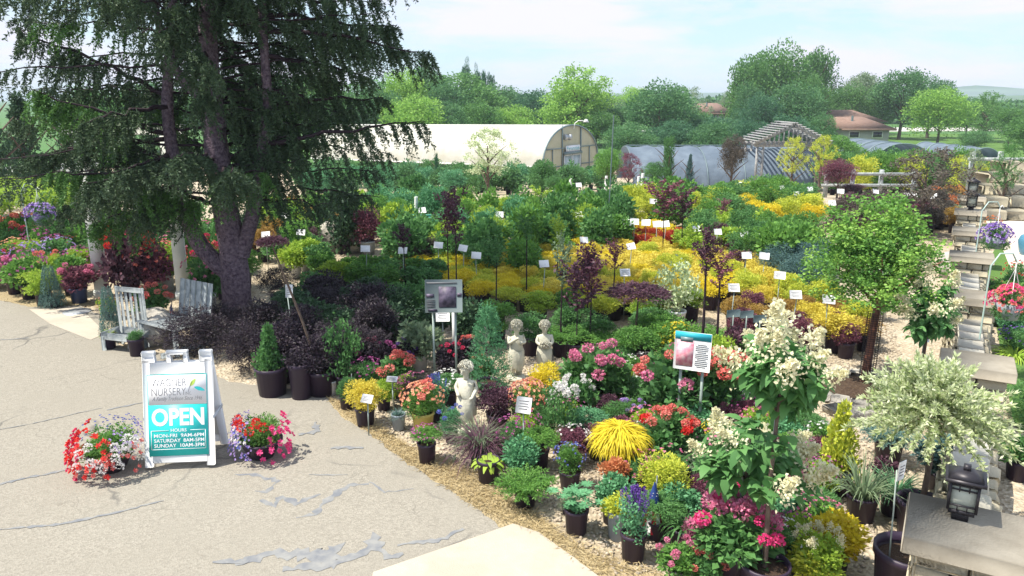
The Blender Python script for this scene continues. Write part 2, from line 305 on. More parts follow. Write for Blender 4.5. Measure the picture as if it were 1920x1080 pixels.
m_lawn = ground_mat('lawn_grass', (.07, .15, .035), (.12, .22, .05), 40, 2.0, .02, (.09, .17, .04))
m_road = mat('pale_road', (.50, .47, .45), .9, .2); m_path = ground_mat('pale_flagstone', (.60, .52, .44), (.66, .58, .50), 5, 1.0, .01, (.56, .49, .42))
m_seal = mat('crack_sealant', (.165, .175, .20), .9, .15, c2=(.26, .26, .26), nscale=11, detail=9)
sheet('ground', [(-1500, -60), (1500, -60), (1500, 2200), (-1500, 2200)], 0, m_field)
sheet('gravel_yard', [(-34, -12), (22, -12), (26, 20), (30, 52), (-30, 58), (-34, 20)], .004, m_gravel)
asph = [(-34, -12), (5.0, -12)] + [P(*p) for p in [(1030, 1085), (960, 1010), (905, 965), (850, 925), (760, 868), (690, 815), (640, 785), (608, 745), (560, 735), (430, 720), (330, 668), (235, 655), (196, 628), (185, 590), (150, 575), (60, 578), (0, 566)]] + [(-16, 13.6), (-34, 13)]
sheet('straw_verge', wob([(6.2, -12)] + [P(*p) for p in [(1270, 1085), (1150, 1062), (1060, 1010), (990, 955), (900, 905), (800, 862), (700, 800), (650, 765), (610, 740)]] + [P(608, 745)] + [P(400, 800), P(900, 1075), (2, -12)], .015, 6), .008, m_straw)
sheet('parking_lot', wob(asph, .012, 10), .016, m_asph)
sheet('concrete_apron', [(-.75, 0), (5.2, -2)] + [P(1112, 1080), P(1075, 1050), P(1010, 1005), P(962, 988), P(880, 1016), P(700, 1080)], .024, m_conc)
sheet('concrete_pad', [P(55, 583), P(150, 580), P(200, 628), P(170, 640), P(95, 610)], .020, m_conc)
sheet('straw_patch', wob([P(0, 512), P(110, 512), P(190, 580), P(150, 575), P(60, 578), P(0, 566), (-14, 13), (-14, 16)], .04, 4), .012, m_straw)
sheet('lawn', [(18, 55), (140, 50), (200, 112), (10, 112)], .010, m_lawn)
sheet('road', [(20, 116), (70, 122), (260, 132), (260, 152), (70, 138), (20, 128)], .012, m_road)
sheet('lawn_strip', [P(1848, 500), P(1880, 440), P(1890, 420), P(1920, 500), P(2000, 700), P(1990, 860), P(1900, 800)], .012, m_lawn)
sheet('stone_path', [P(1838, 392), P(1990, 385), P(2080, 520), P(1900, 520), P(1880, 470), P(1858, 440)], .020, m_path)
def ribbon(pts, wd):
    c = [np.array(P(*p)) for p in pts]; q = []
    for a, b in zip(c[:-1], c[1:]):
        k = max(2, int(np.linalg.norm(b - a) / .035)); q += [a + (b - a) * i / k for i in range(k)]
    q.append(c[-1]); q = np.array(q); t = np.gradient(q, axis=0); t /= np.linalg.norm(t, axis=1)[:, None]; nn = np.stack([-t[:, 1], t[:, 0]], 1)
    q = q + np.cumsum(rng.normal(0, .007, q.shape), 0) * .6
    k = len(q); env = np.sin(np.linspace(.15, np.pi - .15, k)) ** .4
    wa = wd * env * (.1 + 1.5 * rng.random(k)); wb = wd * env * (.1 + 1.5 * rng.random(k))
    A = q + nn * wa[:, None]; B = q - nn * wb[:, None]; z = np.full((k, 1), .0172)
    V = np.concatenate([np.hstack([A, z]), np.hstack([B, z])]); return V, np.array([[i, k + i, k + i + 1, i + 1] for i in range(k - 1)])
for i, (pts, wd) in enumerate([([(440, 893), (475, 893), (518, 905), (500, 925), (478, 922)], .03), ([(490, 940), (515, 952), (530, 935), (555, 950), (600, 932)], .035),
        ([(555, 975), (590, 968), (610, 940), (655, 912), (690, 908)], .035), ([(692, 908), (720, 928), (775, 922)], .014), ([(580, 895), (652, 897)], .012),
        ([(440, 1065), (520, 1040), (600, 1050), (640, 1030), (610, 1070), (530, 1078)], .07), ([(620, 1070), (680, 1045), (700, 1010), (720, 1050), (752, 1045)], .06), ([(745, 1028), (815, 1016), (865, 995)], .028),
        ([(-20, 998), (60, 990), (110, 988), (190, 972), (240, 958), (300, 945)], .020), ([(-20, 918), (60, 900), (150, 882)], .02), ([(200, 772), (262, 760)], .02), ([(0, 640), (55, 636)], .02), ([(400, 1060), (470, 1058)], .03), ([(560, 820), (600, 812), (590, 795)], .04), ([(620, 845), (650, 842), (680, 846)], .03), ([(-10, 812), (60, 800), (190, 770)], .008)]):
    V, F = ribbon(pts, wd); V[:, 2] += .0003 * i + np.tile(np.arange(len(V) // 2), 2) * 1.2e-5; g = G(); g.add(V, F); struct('crack_sealant', g.mesh('crack_sealant', m_seal))
# rounded gravel stones and loose straw near the lens
def inpoly(x, y, poly):
    c = False; j = len(poly) - 1
    for i in range(len(poly)):
        if (poly[i][1] > y) != (poly[j][1] > y) and x < (poly[j][0] - poly[i][0]) * (y - poly[i][1]) / (poly[j][1] - poly[i][1]) + poly[i][0]: c = not c
        j = i
    return c
def scatter(poly, n):
    xs = [p[0] for p in poly]; ys = [p[1] for p in poly]; out = []
    while len(out) < n:
        x = random.uniform(min(xs), max(xs)); y = random.uniform(min(ys), max(ys))
        if inpoly(x, y, poly): out.append((x, y))
    return np.array(out)
bed = [P(*p) for p in [(1150, 1080), (1060, 1000), (960, 930), (860, 880), (760, 830), (660, 765), (640, 700), (800, 640), (1200, 640), (1500, 560), (1660, 560), (1700, 700), (1620, 1080)]]
pt = scatter(bed, 16000); k = len(pt); sz = rng.uniform(.008, .022, (k, 1))
oc = np.array([[1, 0, 0], [0, 1, 0], [-1, 0, 0], [0, -1, 0], [0, 0, .7], [.7, .7, .3], [-.7, .7, .3], [-.7, -.7, .3], [.7, -.7, .3]])
V = np.hstack([pt, np.full((k, 1), .008)])[:, None, :] + (oc[None] * rng.uniform(.6, 1.3, (k, 9, 3))) * sz[:, None, :]
F = np.array([[0, 5, 8], [0, 1, 5], [1, 6, 5], [1, 2, 6], [2, 7, 6], [2, 3, 7], [3, 8, 7], [3, 0, 8]])
T4 = np.array([[5, 6, 4], [6, 7, 4], [7, 8, 4], [8, 5, 4]]); F = np.concatenate([F, T4])
g = G(); g.add(V.reshape(-1, 3), (F[None] + (np.arange(k) * 9)[:, None, None]).reshape(-1, 3))
struct('gravel', g.mesh('gravel', mat('gravel_stone', (.32, .26, .20), .9, .2, c2=(.60, .53, .44), island=True)), 'stuff', 'loose tan and white river gravel around the potted plants', 'gravel')
verge = [P(*p) for p in [(1240, 1080), (1110, 1080), (1010, 1003), (905, 965), (760, 868), (608, 745), (650, 760), (760, 835), (900, 890), (1000, 960), (1100, 1030)]]
pt = scatter(verge, 6500); k = len(pt); g = G(); a = rng.uniform(0, 6.28, k)
g.leaves(np.hstack([pt, rng.uniform(.012, .03, (k, 1))]), np.stack([np.cos(a), np.sin(a), rng.normal(.1, .2, k)], 1), rng.uniform(.03, .09, k), .005)
struct('dry_grass', g.mesh('dry_grass', mat('straw_blade', (.36, .27, .14), .9, .1, c2=(.54, .44, .26), island=True)), 'stuff', 'dry straw coloured grass along the edge of the asphalt', 'dry grass')
# ------------------------------------------------------------------ foliage prototypes (unit: about 1 m wide, 1 m high)
def sph(n, zb=0.0):
    d = rng.normal(size=(n, 3)); d[:, 2] += zb; return d / np.linalg.norm(d, axis=1)[:, None]
def lobed(n, k=14, lobe=.22, rx=.36, rz=.40, zc=.5, down=.0, shape=None):
    c = sph(k, .3) * np.array([rx, rx, rz]) * rng.uniform(.45, 1, (k, 1)) + [0, 0, zc]
    if shape == 'cone': t = rng.random(k) ** 1.3; a = rng.uniform(0, 6.28, k); r = (1 - t) * .33 * rng.uniform(.3, 1, k); c = np.stack([r * np.cos(a), r * np.sin(a), .12 + t * .78], 1)
    if shape == 'col': t = rng.random(k); a = rng.uniform(0, 6.28, k); r = .22 * rng.uniform(.2, 1, k); c = np.stack([r * np.cos(a), r * np.sin(a), .1 + t * .8], 1)
    if shape == 'flat': c[:, 2] = .5 + (c[:, 2] - .5) * .5
    lr = lobe * rng.uniform(.7, 1.2, k)
    if shape == 'cone': lr = lr * (1.15 - c[:, 2] * .8)
    i = rng.integers(0, k, n); d = sph(n, .25); p = c[i] + d * (lr[i] * rng.uniform(.55, 1.05, n))[:, None]
    p[:, 2] = np.maximum(p[:, 2], .02)
    D = d + rng.normal(0, .5, (n, 3)) + np.array([0, 0, .35 - down]); return p, D
def stems(g, n=7, h=.6, spread=.3, r=.012):
    for i in range(n):
        a = random.uniform(0, 6.28); s = spread * random.uniform(.3, 1)
        g.tube([(0, 0, 0), (s * .4 * math.cos(a), s * .4 * math.sin(a), h * .5), (s * math.cos(a), s * math.sin(a), h)], [r, r * .7, r * .3], 4, False)
    return g
def sprigs(g, n, starts, D, Ls, m, nl, nw, spread=.9):
    """short shoots with needles/leaves along them"""
    t = rng.random((n, m)); p = starts[:, None, :] + D[:, None, :] * (t * Ls)[:, :, None]
    nd = D[:, None, :] * .8 + rng.normal(0, spread, (n, m, 3)) * .6
    g.leaves(p.reshape(-1, 3), nd.reshape(-1, 3), nl, nw)
def mk(kind):
    g = G()
    if kind == 'fine': p, D = lobed(4200, 34, .15); g.leaves(p, D, rng.uniform(.04, .07, len(p)), .024)
    elif kind == 'finelow': p, D = lobed(3800, 34, .15, rx=.42, rz=.18, zc=.42); g.leaves(p, D, rng.uniform(.04, .075, len(p)), .026)
    elif kind == 'broad': p, D = lobed(1900, 26, .17); g.leaves(p, D, rng.uniform(.07, .12, len(p)), .06)
    elif kind == 'hyd': p, D = lobed(1050, 22, .18, rx=.38, rz=.36); g.leaves(p, D, rng.uniform(.10, .165, len(p)), .09, .2)
    elif kind == 'needle':
        p, D = lobed(1100, 22, .19); D /= np.linalg.norm(D, axis=1)[:, None]; sprigs(g, len(p), p, D, .10, 7, .05, .010)
    elif kind == 'juniper':
        n = 420; a = rng.uniform(0, 6.28, n); D = np.stack([np.cos(a), np.sin(a), rng.uniform(-.1, .9, n)], 1); D /= np.linalg.norm(D, axis=1)[:, None]
        r0 = rng.uniform(0, .3, n)[:, None]; st = D * r0 * [1, 1, .5] + [0, 0, .3]; Ls = .24
        sprigs(g, n, st, D, Ls, 20, .05, .016, 1.0)
    elif kind == 'thread':
        n = 900; a = rng.uniform(0, 6.28, n); r = rng.uniform(0, .36, n); z = .42 + .5 * np.sqrt(np.maximum(0, 1 - (r / .42) ** 2)) * rng.uniform(.75, 1, n)
        b = np.stack([r * np.cos(a), r * np.sin(a), z], 1); D = np.stack([np.cos(a), np.sin(a), rng.uniform(.1, .6, n)], 1)
        g.blades(b, D, rng.uniform(.28, .46, n), np.full(n, .022), rng.uniform(1.6, 2.8, n), 4)
        g.blades(b * [1.05, 1.05, .7], D, rng.uniform(.2, .4, n), np.full(n, .02), rng.uniform(1.6, 3.2, n), 4)
    elif kind == 'cone': p, D = lobed(1900, 34, .2, shape='cone'); g.leaves(p, D, rng.uniform(.05, .09, len(p)), .05)
    elif kind == 'conefir':
        n = 620; t = rng.random(n) ** 1.1; a = rng.uniform(0, 6.28, n); r = (1 - t) * .42 * rng.uniform(.25, 1, n)
        st = np.stack([r * np.cos(a), r * np.sin(a), .06 + .86 * t], 1); D = np.stack([np.cos(a), np.sin(a), rng.uniform(-.05, .5, n)], 1); D /= np.linalg.norm(D, axis=1)[:, None]
        sprigs(g, n, st, D, .13, 14, .035, .009)
    elif kind == 'weep':
        n = 520; t = rng.random(n) ** 1.2; a = rng.uniform(0, 6.28, n); r = .10 + (1 - t) * .26 * rng.uniform(.3, 1, n)
        st = np.stack([r * np.cos(a), r * np.sin(a), .18 + .8 * t], 1); D = np.stack([np.cos(a) * .35, np.sin(a) * .35, np.full(n, -1.)], 1); D /= np.linalg.norm(D, axis=1)[:, None]
        sprigs(g, n, st, D, .2, 14, .04, .011)
    elif kind == 'column': p, D = lobed(1500, 30, .17, shape='col'); g.leaves(p, D, rng.uniform(.06, .11, len(p)), .05)
    elif kind == 'grass':
        n = 420; a = rng.uniform(0, 6.28, n); D = np.stack([np.cos(a), np.sin(a), rng.uniform(.5, 3.0, n)], 1); g.blades(D * [.04, .04, 0], D, rng.uniform(.55, .95, n), np.full(n, .014), rng.uniform(.5, 1.9, n), 6)
    elif kind == 'tallgrass':
        n = 170; a = rng.uniform(0, 6.28, n); D = np.stack([np.cos(a), np.sin(a), rng.uniform(1.8, 5.0, n)], 1); g.blades(D * [.06, .06, 0], D, rng.uniform(.6, 1.15, n), np.full(n, .03), rng.uniform(.4, 1.6, n), 6)
    elif kind == 'strap':
        n = 90; a = rng.uniform(0, 6.28, n); D = np.stack([np.cos(a), np.sin(a), rng.uniform(.9, 2.8, n)], 1); g.blades(D * [.03, .03, 0], D, rng.uniform(.6, .95, n), np.full(n, .05), rng.uniform(1.0, 2.2, n), 6)
    elif kind == 'fescue':
        n = 260; D = sph(n, .8); D[:, 2] = abs(D[:, 2]) + .1; g.blades(D * [.05, .05, 0] + [0, 0, .1], D, rng.uniform(.35, .6, n), np.full(n, .02), rng.uniform(0, .7, n), 3)
    elif kind == 'hosta':
        n = 34; a = rng.uniform(0, 6.28, n); el = rng.uniform(.25, 1.5, n); D = np.stack([np.cos(a), np.sin(a), el], 1)
        g.blades(D * [.03, .03, 0] + [0, 0, .1], D, rng.uniform(.45, .7, n), np.full(n, .20), rng.uniform(1.0, 1.9, n), 5)
    elif kind == 'lupine':
        for i in range(34):
            c = np.array([random.gauss(0, .2), random.gauss(0, .2), random.uniform(.25, .8)]); n = 9; a = np.linspace(0, 6.28, n, endpoint=False)
            g.leaves(np.tile(c, (n, 1)), np.stack([np.cos(a), np.sin(a), np.full(n, .15)], 1), .16, .05, up=[0, 0, 1])
    elif kind == 'open':
        stems(g, 9, .9, .38, .01)
        for i in range(46):
            a = random.uniform(0, 6.28); z = random.uniform(.25, 1.0); r = .42 * random.uniform(.2, 1); c = np.array([r * math.cos(a), r * math.sin(a), z]); n = 22
            g.leaves(c + rng.normal(0, .06, (n, 3)), sph(n, .2), rng.uniform(.05, .09, n), .045)
    elif kind == 'sapling':
        # slender upright young tree: leader plus whips with leaves along them, 1 m high, .5 m wide
        for i in range(17):
            z0 = random.uniform(.25, .8); a = random.uniform(0, 6.28); ln = random.uniform(.16, .34); D = np.array([math.cos(a) * .75, math.sin(a) * .75, 1.0]); D /= np.linalg.norm(D)
            q = np.array([0, 0, z0]); g.tube([q, q + D * ln], [.004, .0015], 3, False); n = 34; t = rng.random((n, 1)) ** .8
            g.leaves(q + D * ln * t + rng.normal(0, .012, (n, 3)), rng.normal(0, .7, (n, 3)) + D * .5 + [0, 0, -.1], rng.uniform(.028, .05, n), .026)
        n = 70; t = rng.random((n, 1)); g.leaves(np.array([0, 0, .35]) + t * [0, 0, .65] + rng.normal(0, .012, (n, 3)), rng.normal(0, .8, (n, 3)), rng.uniform(.028, .05, n), .026)
    elif kind == 'round':   # crown of a small lollipop tree
        p, D = lobed(3400, 46, .13, rx=.40, rz=.40); g.leaves(p, D, rng.uniform(.035, .06, len(p)), .028)
    elif kind == 'lace': 
        n = 700; a = rng.uniform(0, 6.28, n); r = rng.uniform(.05, .36, n); z = .35 + .5 * np.sqrt(np.maximum(0, 1 - (r / .45) ** 2)) * rng.uniform(.6, 1, n)
        b = np.stack([r * np.cos(a), r * np.sin(a), z], 1); D = np.stack([np.cos(a), np.sin(a), rng.uniform(-.4, .4, n)], 1); sprigs(g, n, b, D / np.linalg.norm(D, axis=1)[:, None], .14, 7, .07, .016, 1.0)
    return g
NV = 3; PROTO = {}
def fol(kind, colr, v=None):
    v = random.randrange(NV) if v is None else v; key = (kind, v)
    if key not in PROTO: PROTO[key] = mk(kind)
    k2 = (kind, v, colr)
    if k2 not in PROTO: PROTO[k2] = PROTO[key].mesh('foliage', L[colr])
    return PROTO[k2]
def flw(kind, colr, v=None):
    v = random.randrange(2) if v is None else v; key = ('F', kind, v)
    if key not in PROTO:
        g = G()
        if kind in ('dots', 'manydots'):
            k = 46 if kind == 'dots' else 120; d = sph(k * 2, .5); d = d[d[:, 2] > -.25][:k]; c = d * [.47, .47, .45] * rng.uniform(.85, 1.05, (len(d), 1)) + [0, 0, .52]
            for q, s in zip(c, d):
                u = np.cross(s, [0.3, .2, 1]); u /= np.linalg.norm(u); v_ = np.cross(s, u); a = np.linspace(0, 6.28, 5, endpoint=False) + random.random()
                D = np.outer(np.cos(a), u) + np.outer(np.sin(a), v_) + s * .35; g.leaves(np.tile(q, (5, 1)), D, .045, .04, .1)
        elif kind == 'spikes':
            for i in range(16):
                a = random.uniform(0, 6.28); r = random.uniform(0, .3); t = np.array([r * math.cos(a), r * math.sin(a), 0]); n = 46; z = rng.uniform(.55, 1.12 - r * .5, n)
                q = t * (.6 + z[:, None] * .6) + np.stack([np.zeros(n), np.zeros(n), z], 1); g.leaves(q, sph(n, .3), .045, .028)
        elif kind == 'onehead':
            n = 90; q = sph(n, .2); g.leaves(q * [.5, .5, .38], q + rng.normal(0, .9, (n, 3)), .30, .25, .3)
        elif kind == 'onepanicle':
            n = 230; t = rng.random(n) ** .8; q = np.outer(t, [0, 0, 1.0]) + rng.normal(0, 1, (n, 3)) * (.22 * (1.05 - t))[:, None]; g.leaves(q, sph(n, .2), .12, .095)
        PROTO[key] = g
    k2 = ('F', kind, v, colr)
    if k2 not in PROTO: PROTO[k2] = PROTO[key].mesh('flowers', FL[colr])
    return PROTO[k2]
def add_flowers(t, q, w_, h_, off, z):
    kind, colr = q
    if kind in ('heads', 'fewheads', 'bigheads', 'panicle'):
        k = {'heads': 14, 'fewheads': 7, 'bigheads': 11, 'panicle': 12}[kind]; hr = {'heads': .125, 'fewheads': .13, 'bigheads': .175, 'panicle': .24}[kind]
        ds = sph(k * 4, .5); ds = ds[ds[:, 2] > -.05][:k]
        for d in ds:
            c = d * [.46, .46, .44] * random.uniform(.9, 1.05) + [0, 0, .53]; sc = hr * w_ * random.uniform(.7, 1.1)
            part('flower_head', flw('onehead' if kind != 'panicle' else 'onepanicle', colr), t, (off[0] + c[0] * w_, off[1] + c[1] * w_, z + c[2] * h_), (d[1] * -.5, d[0] * .5, random.uniform(0, 6)) if kind == 'panicle' else (0, 0, random.uniform(0, 6)), (sc, sc, sc))
    else: part('flowers', flw(kind, colr), t, (off[0], off[1], z), scale=(w_ * 1.02, w_ * 1.02, h_), rot=(0, 0, random.uniform(0, 6)))
def pot_mesh(m):
    k = 'pot' + m
    if k not in PROTO:
        g = G(); g.lathe([(0, 0), (.40, 0), (.47, .86), (.50, .87), (.50, 1.0), (.46, 1.0), (.44, .86)], 20); PROTO[k] = g.mesh('pot', M[m])
    return PROTO[k]
def soil_mesh():
    if 'soil' not in PROTO: g = G(); g.lathe([(.45, .84), (.2, .88), (0, .89)], 16); PROTO['soil'] = g.mesh('soil', M['soil'])
    return PROTO['soil']
def plant(name, label, cat, x, y, w_, h_, kind, colr, fl=None, pot='blackpot', pw=None, ph=None, group=None, rz=None, z=0, lift=0, fl2=None, trunk=None, lean=0.0, tmat='stem', pots=True):
    """a potted plant: w_ x h_ foliage above a pot, x,y on the ground"""
    z0 = gz(y) + .012 + z; t = thing(name, label, cat, (x, y, z0), random.uniform(0, 6.28) if rz is None else rz, group)
    pw = (pw * .9 if pw else 0) or min(.27, w_ * .48); ph = ph or pw * .85
    zb = 0
    if pot: part('pot', pot_mesh(pot), t, scale=(pw, pw, ph)); part('soil', soil_mesh(), t, scale=(pw, pw, ph)); zb = ph * .82
    if trunk:   # (height of clear trunk, radius)
        th, tr = trunk; g = G(); lx = lean * th
        g.tube([(0, 0, zb - .02), (lx * .45 + .01, .01, zb + th * .5), (lx, 0, zb + th + h_ * .45)], [tr, tr * .85, tr * .45], 7)
        part('trunk', g.mesh('trunk', M[tmat]), t); zb += th; off = (lx, 0)
    else: off = (0, 0)
    f = part('foliage', fol(kind, colr), t, (off[0], off[1], zb - (0 if trunk else h_ * .13) + lift), scale=(w_, w_, h_))
    for q in ([fl] if fl and isinstance(fl[0], str) else (fl or [])):
        add_flowers(t, q, w_, h_, off, zb + lift)
    return t
KEEP = [(968, 712), (1020, 706), (876, 812), (832, 690), (445, 606), (372, 668), (243, 655), (335, 640), (193, 556), (345, 560), (648, 476), (690, 478), (628, 474), (798, 452), (640, 485), (700, 490)]
def blocked(x, y):
    for px, py in KEEP:
        kx, ky = P(px, py)
        if math.hypot(x - kx, y - ky) < .55 or (abs(x - kx * y / ky) < .35 and 0 < ky - y < (2.6 if px < 400 else 1.2)): return True
    return False
def fill(poly_px, hcan, sp, fn, jit=.25, maxn=400, rot=.5):
    poly = [P(px, py, hcan) if hcan is not None else at(px, py, 300)[:2] for px, py in poly_px]; xs = [p[0] for p in poly]; ys = [p[1] for p in poly]; out = []
    cx, cy = (min(xs) + max(xs)) / 2, (min(ys) + max(ys)) / 2; n = int(max(max(xs) - min(xs), max(ys) - min(ys)) / sp) + 2; cr_, sr_ = math.cos(rot), math.sin(rot)
    for i in range(-n, n + 1):
        for j in range(-n, n + 1):
            u, v = (i + .5 * (j % 2)) * sp, j * sp * .9; x, y = cx + u * cr_ - v * sr_, cy + u * sr_ + v * cr_
            if inpoly(x, y, poly) and not blocked(x, y): out.append((x + random.gauss(0, jit * sp * .4), y + random.gauss(0, jit * sp * .4)))
    for k, (x, y) in enumerate(out[:maxn]): fn(x, y, k)
    return len(out)
# ------------------------------------------------------------------ big trees
def crown_mesh(kind, colr, v=0):
    key = ('crown', kind, v)
    if key not in PROTO:
        g = G()
        if kind == 'spire': p, D = lobed(5200, 60, .15, shape='col'); g.leaves(p, D, rng.uniform(.03, .055, len(p)), .028)
        elif kind == 'conifer': p, D = lobed(6000, 90, .12, shape='cone', down=.6); g.leaves(p, D, rng.uniform(.03, .06, len(p)), .018)
        elif kind == 'loose':
            for i in range(120):
                a = random.uniform(0, 6.28); z = random.uniform(.12, 1); r = .46 * math.sin(min(3.0, .5 + z * 2.3)) * random.uniform(.3, 1); c = np.array([r * math.cos(a), r * math.sin(a), z]); n = 40
                g.leaves(c + rng.normal(0, .028, (n, 3)), sph(n, .4), rng.uniform(.018, .035, n), .018)
        elif kind == 'hedge': p, D = lobed(7000, 60, .14, rx=.42, rz=.42); g.leaves(p, D, rng.uniform(.02, .04, len(p)), .022)
        else:
            k = {'oak': 60, 'ash': 80}[kind]; p, D = lobed(9500, k, .12 if kind == 'ash' else .145, rx=.38, rz=.42); g.leaves(p, D, rng.uniform(.018, .036, len(p)), .022)
        PROTO[key] = g
    k2 = key + (colr,)
    if k2 not in PROTO: PROTO[k2] = PROTO[key].mesh('crown', L[colr])
    return PROTO[k2]
def trunk_mesh(v=0):
    key = ('trunkm', v)
    if key not in PROTO:
        g = G(); g.tube([(0, 0, -.02), (.01, 0, .2), (.0, .01, .5), (.02, 0, .8)], [.030, .022, .016, .006], 7)
        for i in range(9):
            a = i * 2.4; z = .22 + i * .05; g.tube([(0, 0, z), (.12 * math.cos(a), .12 * math.sin(a), z + .12), (.26 * math.cos(a), .26 * math.sin(a), z + .24)], [.014, .009, .003], 5, False)
        PROTO[key] = g.mesh('trunk', M['stem'])
    return PROTO[key]
def dtree(px, Y, top, wpx, label, kind='oak', colr='treea', clear=.16, base=None, group=None, name='tree', cat='tree', depth=1.0, v=None):
    x, _, zt = at(px, Y, top); zb = gz(Y) if base is None else at(px, Y, base)[2]; h = zt - zb; wd = wpx / FPX * Y * 1.0
    t = thing(name, label, cat, (x, Y, zb), random.uniform(0, 6.28), group)
    part('trunk', trunk_mesh(), t, scale=(h * 1.0, h * 1.0, h))
    cf = 1.1 if Y > 60 else 1.04; part('crown', crown_mesh(kind, colr, random.randrange(3) if v is None else v), t, (0, 0, h * clear), scale=(wd * cf * 1.05, wd * depth * cf, h * (1.0 - clear) * cf))
    return t
FT = [ # px, Y, top, width, kind, colour, label
 (1460, 92, 98, 128, 'oak', 'treea', 'tallest broad dark green tree rising over the gabled pergola'), (1535, 95, 96, 90, 'ash', 'treea', 'tall green tree leaning right beside the tallest tree'),
 (1410, 90, 112, 100, 'ash', 'treea', 'tall leafy tree on the left shoulder of the tallest clump'), (1500, 84, 165, 120, 'oak', 'treeb', 'lower dark tree in front of the tallest clump left of the brown house'),
 (1425, 82, 185, 90, 'oak', 'treed', 'dark low tree below the tallest clump and right of the hidden roof'), (1240, 78, 163, 145, 'oak', 'treeb', 'wide rounded dark green tree right of the pale green tree'),
 (1335, 76, 222, 110, 'oak', 'treed', 'dark bushy tree under the lone brown roof'), (1085, 82, 143, 165, 'loose', 'treec', 'pale yellow green feathery tree behind the perennials greenhouse'),
 (1085, 84, 150, 140, 'ash', 'treec', 'dense pale green tree filling behind the feathery one'), (1160, 90, 195, 70, 'oak', 'greygreen', 'small grey green tree between pale tree and wide rounded tree'),
 (965, 100, 180, 130, 'oak', 'treeb', 'mid green tree behind the greenhouse ridge left of the pale tree'), (870, 88, 148, 170, 'oak', 'treea', 'broad domed green tree behind the middle of the greenhouse'),
 (800, 92, 128, 110, 'ash', 'treeb', 'blue green tree with upright crown behind the greenhouse'), (760, 86, 140, 110, 'oak', 'treec', 'yellow green tree peeping behind the spruce boughs'),
 (770, 72, 188, 140, 'oak', 'treec', 'low yellow green tree just over the greenhouse roof'), (690, 80, 160, 120, 'oak', 'treeb', 'green tree right behind the drooping spruce tips'),
 (600, 78, 150, 150, 'oak', 'treea', 'large green tree seen through the spruce boughs'), (500, 80, 140, 150, 'ash', 'treeb', 'tall tree seen behind the spruce trunks'),
 (400, 76, 160, 150, 'oak', 'treea', 'rounded tree seen behind the spruce left limb'), (290, 74, 165, 160, 'oak', 'treeb', 'broad tree seen low behind the spruce left boughs'),
 (180, 70, 170, 150, 'oak', 'treea', 'green tree behind the left boughs of the spruce'), (1620, 108, 148, 90, 'loose', 'greygreen', 'grey green airy tree behind the brown house'),
 (1625, 112, 150, 110, 'oak', 'greygreen', 'dull green tree furthest behind the brown house'), (1700, 96, 133, 110, 'ash', 'treeb', 'tall dark spreading tree right of the brown house'), (1752, 100, 150, 90, 'ash', 'treeb', 'dark tree with arching right limb beyond the lawn'),
 (1770, 84, 172, 125, 'oak', 'treec', 'bright yellow green round tree on the lawn right of the house'), (1858, 90, 182, 90, 'loose', 'treea', 'open branched tree by the pale road'),
 (1853, 93, 188, 60, 'ash', 'treea', 'small crowned tree behind the open branched tree'), (1945, 60, 214, 110, 'ash', 'treea', 'green tree cut by the right edge of the view'),
 (1290, 112, 172, 90, 'loose', 'greygreen', 'thin grey topped tree behind the lone brown roof'), (1375, 125, 175, 60, 'oak', 'greygreen', 'distant olive tree between the two roofs'),
 (1190, 118, 170, 90, 'oak', 'treec', 'distant light green tree low on the horizon'),
 (1120, 80, 212, 90, 'oak', 'treea', 'low round tree between the greenhouse arch and the wide rounded tree'), (900, 76, 196, 110, 'oak', 'treea', 'bright green low tree just over the greenhouse ridge middle'), (960, 78, 205, 100, 'oak', 'treec', 'light green low tree over the greenhouse ridge right half'), (830, 74, 200, 100, 'oak', 'treeb', 'dark low tree over the greenhouse ridge left of middle'),
 (1180, 62, 238, 110, 'oak', 'treeb', 'low dark bush tree over the left third of the shade tunnel'), (1260, 64, 232, 110, 'oak', 'treed', 'low dark bush tree over the middle of the shade tunnel'), (1340, 62, 236, 110, 'oak', 'treeb', 'low dark bush tree over the right third of the shade tunnel'), (1410, 60, 226, 100, 'oak', 'treed', 'dark bushy tree directly left of the gabled pergola'), (1480, 58, 220, 110, 'oak', 'treed', 'dark bushy tree directly behind the gabled pergola roof'), (1540, 60, 215, 70, 'oak', 'treeb', 'dark tree between the gabled pergola and the brown house'),
 (1310, 80, 214, 70, 'oak', 'treea', 'green low tree under the left of the lone roof'), (1590, 100, 165, 80, 'oak', 'treea', 'green tree just behind the rear roof of the brown house'), (1660, 100, 168, 80, 'oak', 'treea', 'leafy tree behind the right end of the brown roof'), (1900, 78, 205, 70, 'oak', 'treea', 'green tree near the right edge beside the pale road'), (1830, 74, 248, 70, 'oak', 'treeb', 'dark low bush tree on the lawn before the road'),
 (930, 95, 165, 120, 'oak', 'treeb', 'rounded dark green tree between the domed tree and the pale tree'), (840, 84, 160, 120, 'oak', 'treeb', 'dark green tree rising straight behind the greenhouse roof middle'), (1000, 90, 178, 110, 'oak', 'treed', 'low dark tree just left of the pale feathery tree'),
 (1268, 84, 182, 70, 'oak', 'treeb', 'dark green tree between the wide rounded tree and the lone roof'), (1528, 88, 150, 70, 'oak', 'treea', 'dense green tree standing left of the brown house roof'), (730, 90, 165, 120, 'oak', 'treea', 'green tree behind the yellow green trees over the greenhouse'),
 (1150, 86, 200, 110, 'oak', 'treeb', 'low dark tree above the left end of the shade tunnel'), (1408, 86, 165, 70, 'oak', 'treeb', 'dark green tree rising right of the lone brown roof'), (1820, 100, 190, 90, 'oak', 'treeb', 'dark tree low between the yellow green tree and the road tree'),
 (1000, 120, 182, 60, 'conifer', 'treed', 'far dark pointed tree low behind the greenhouse')]
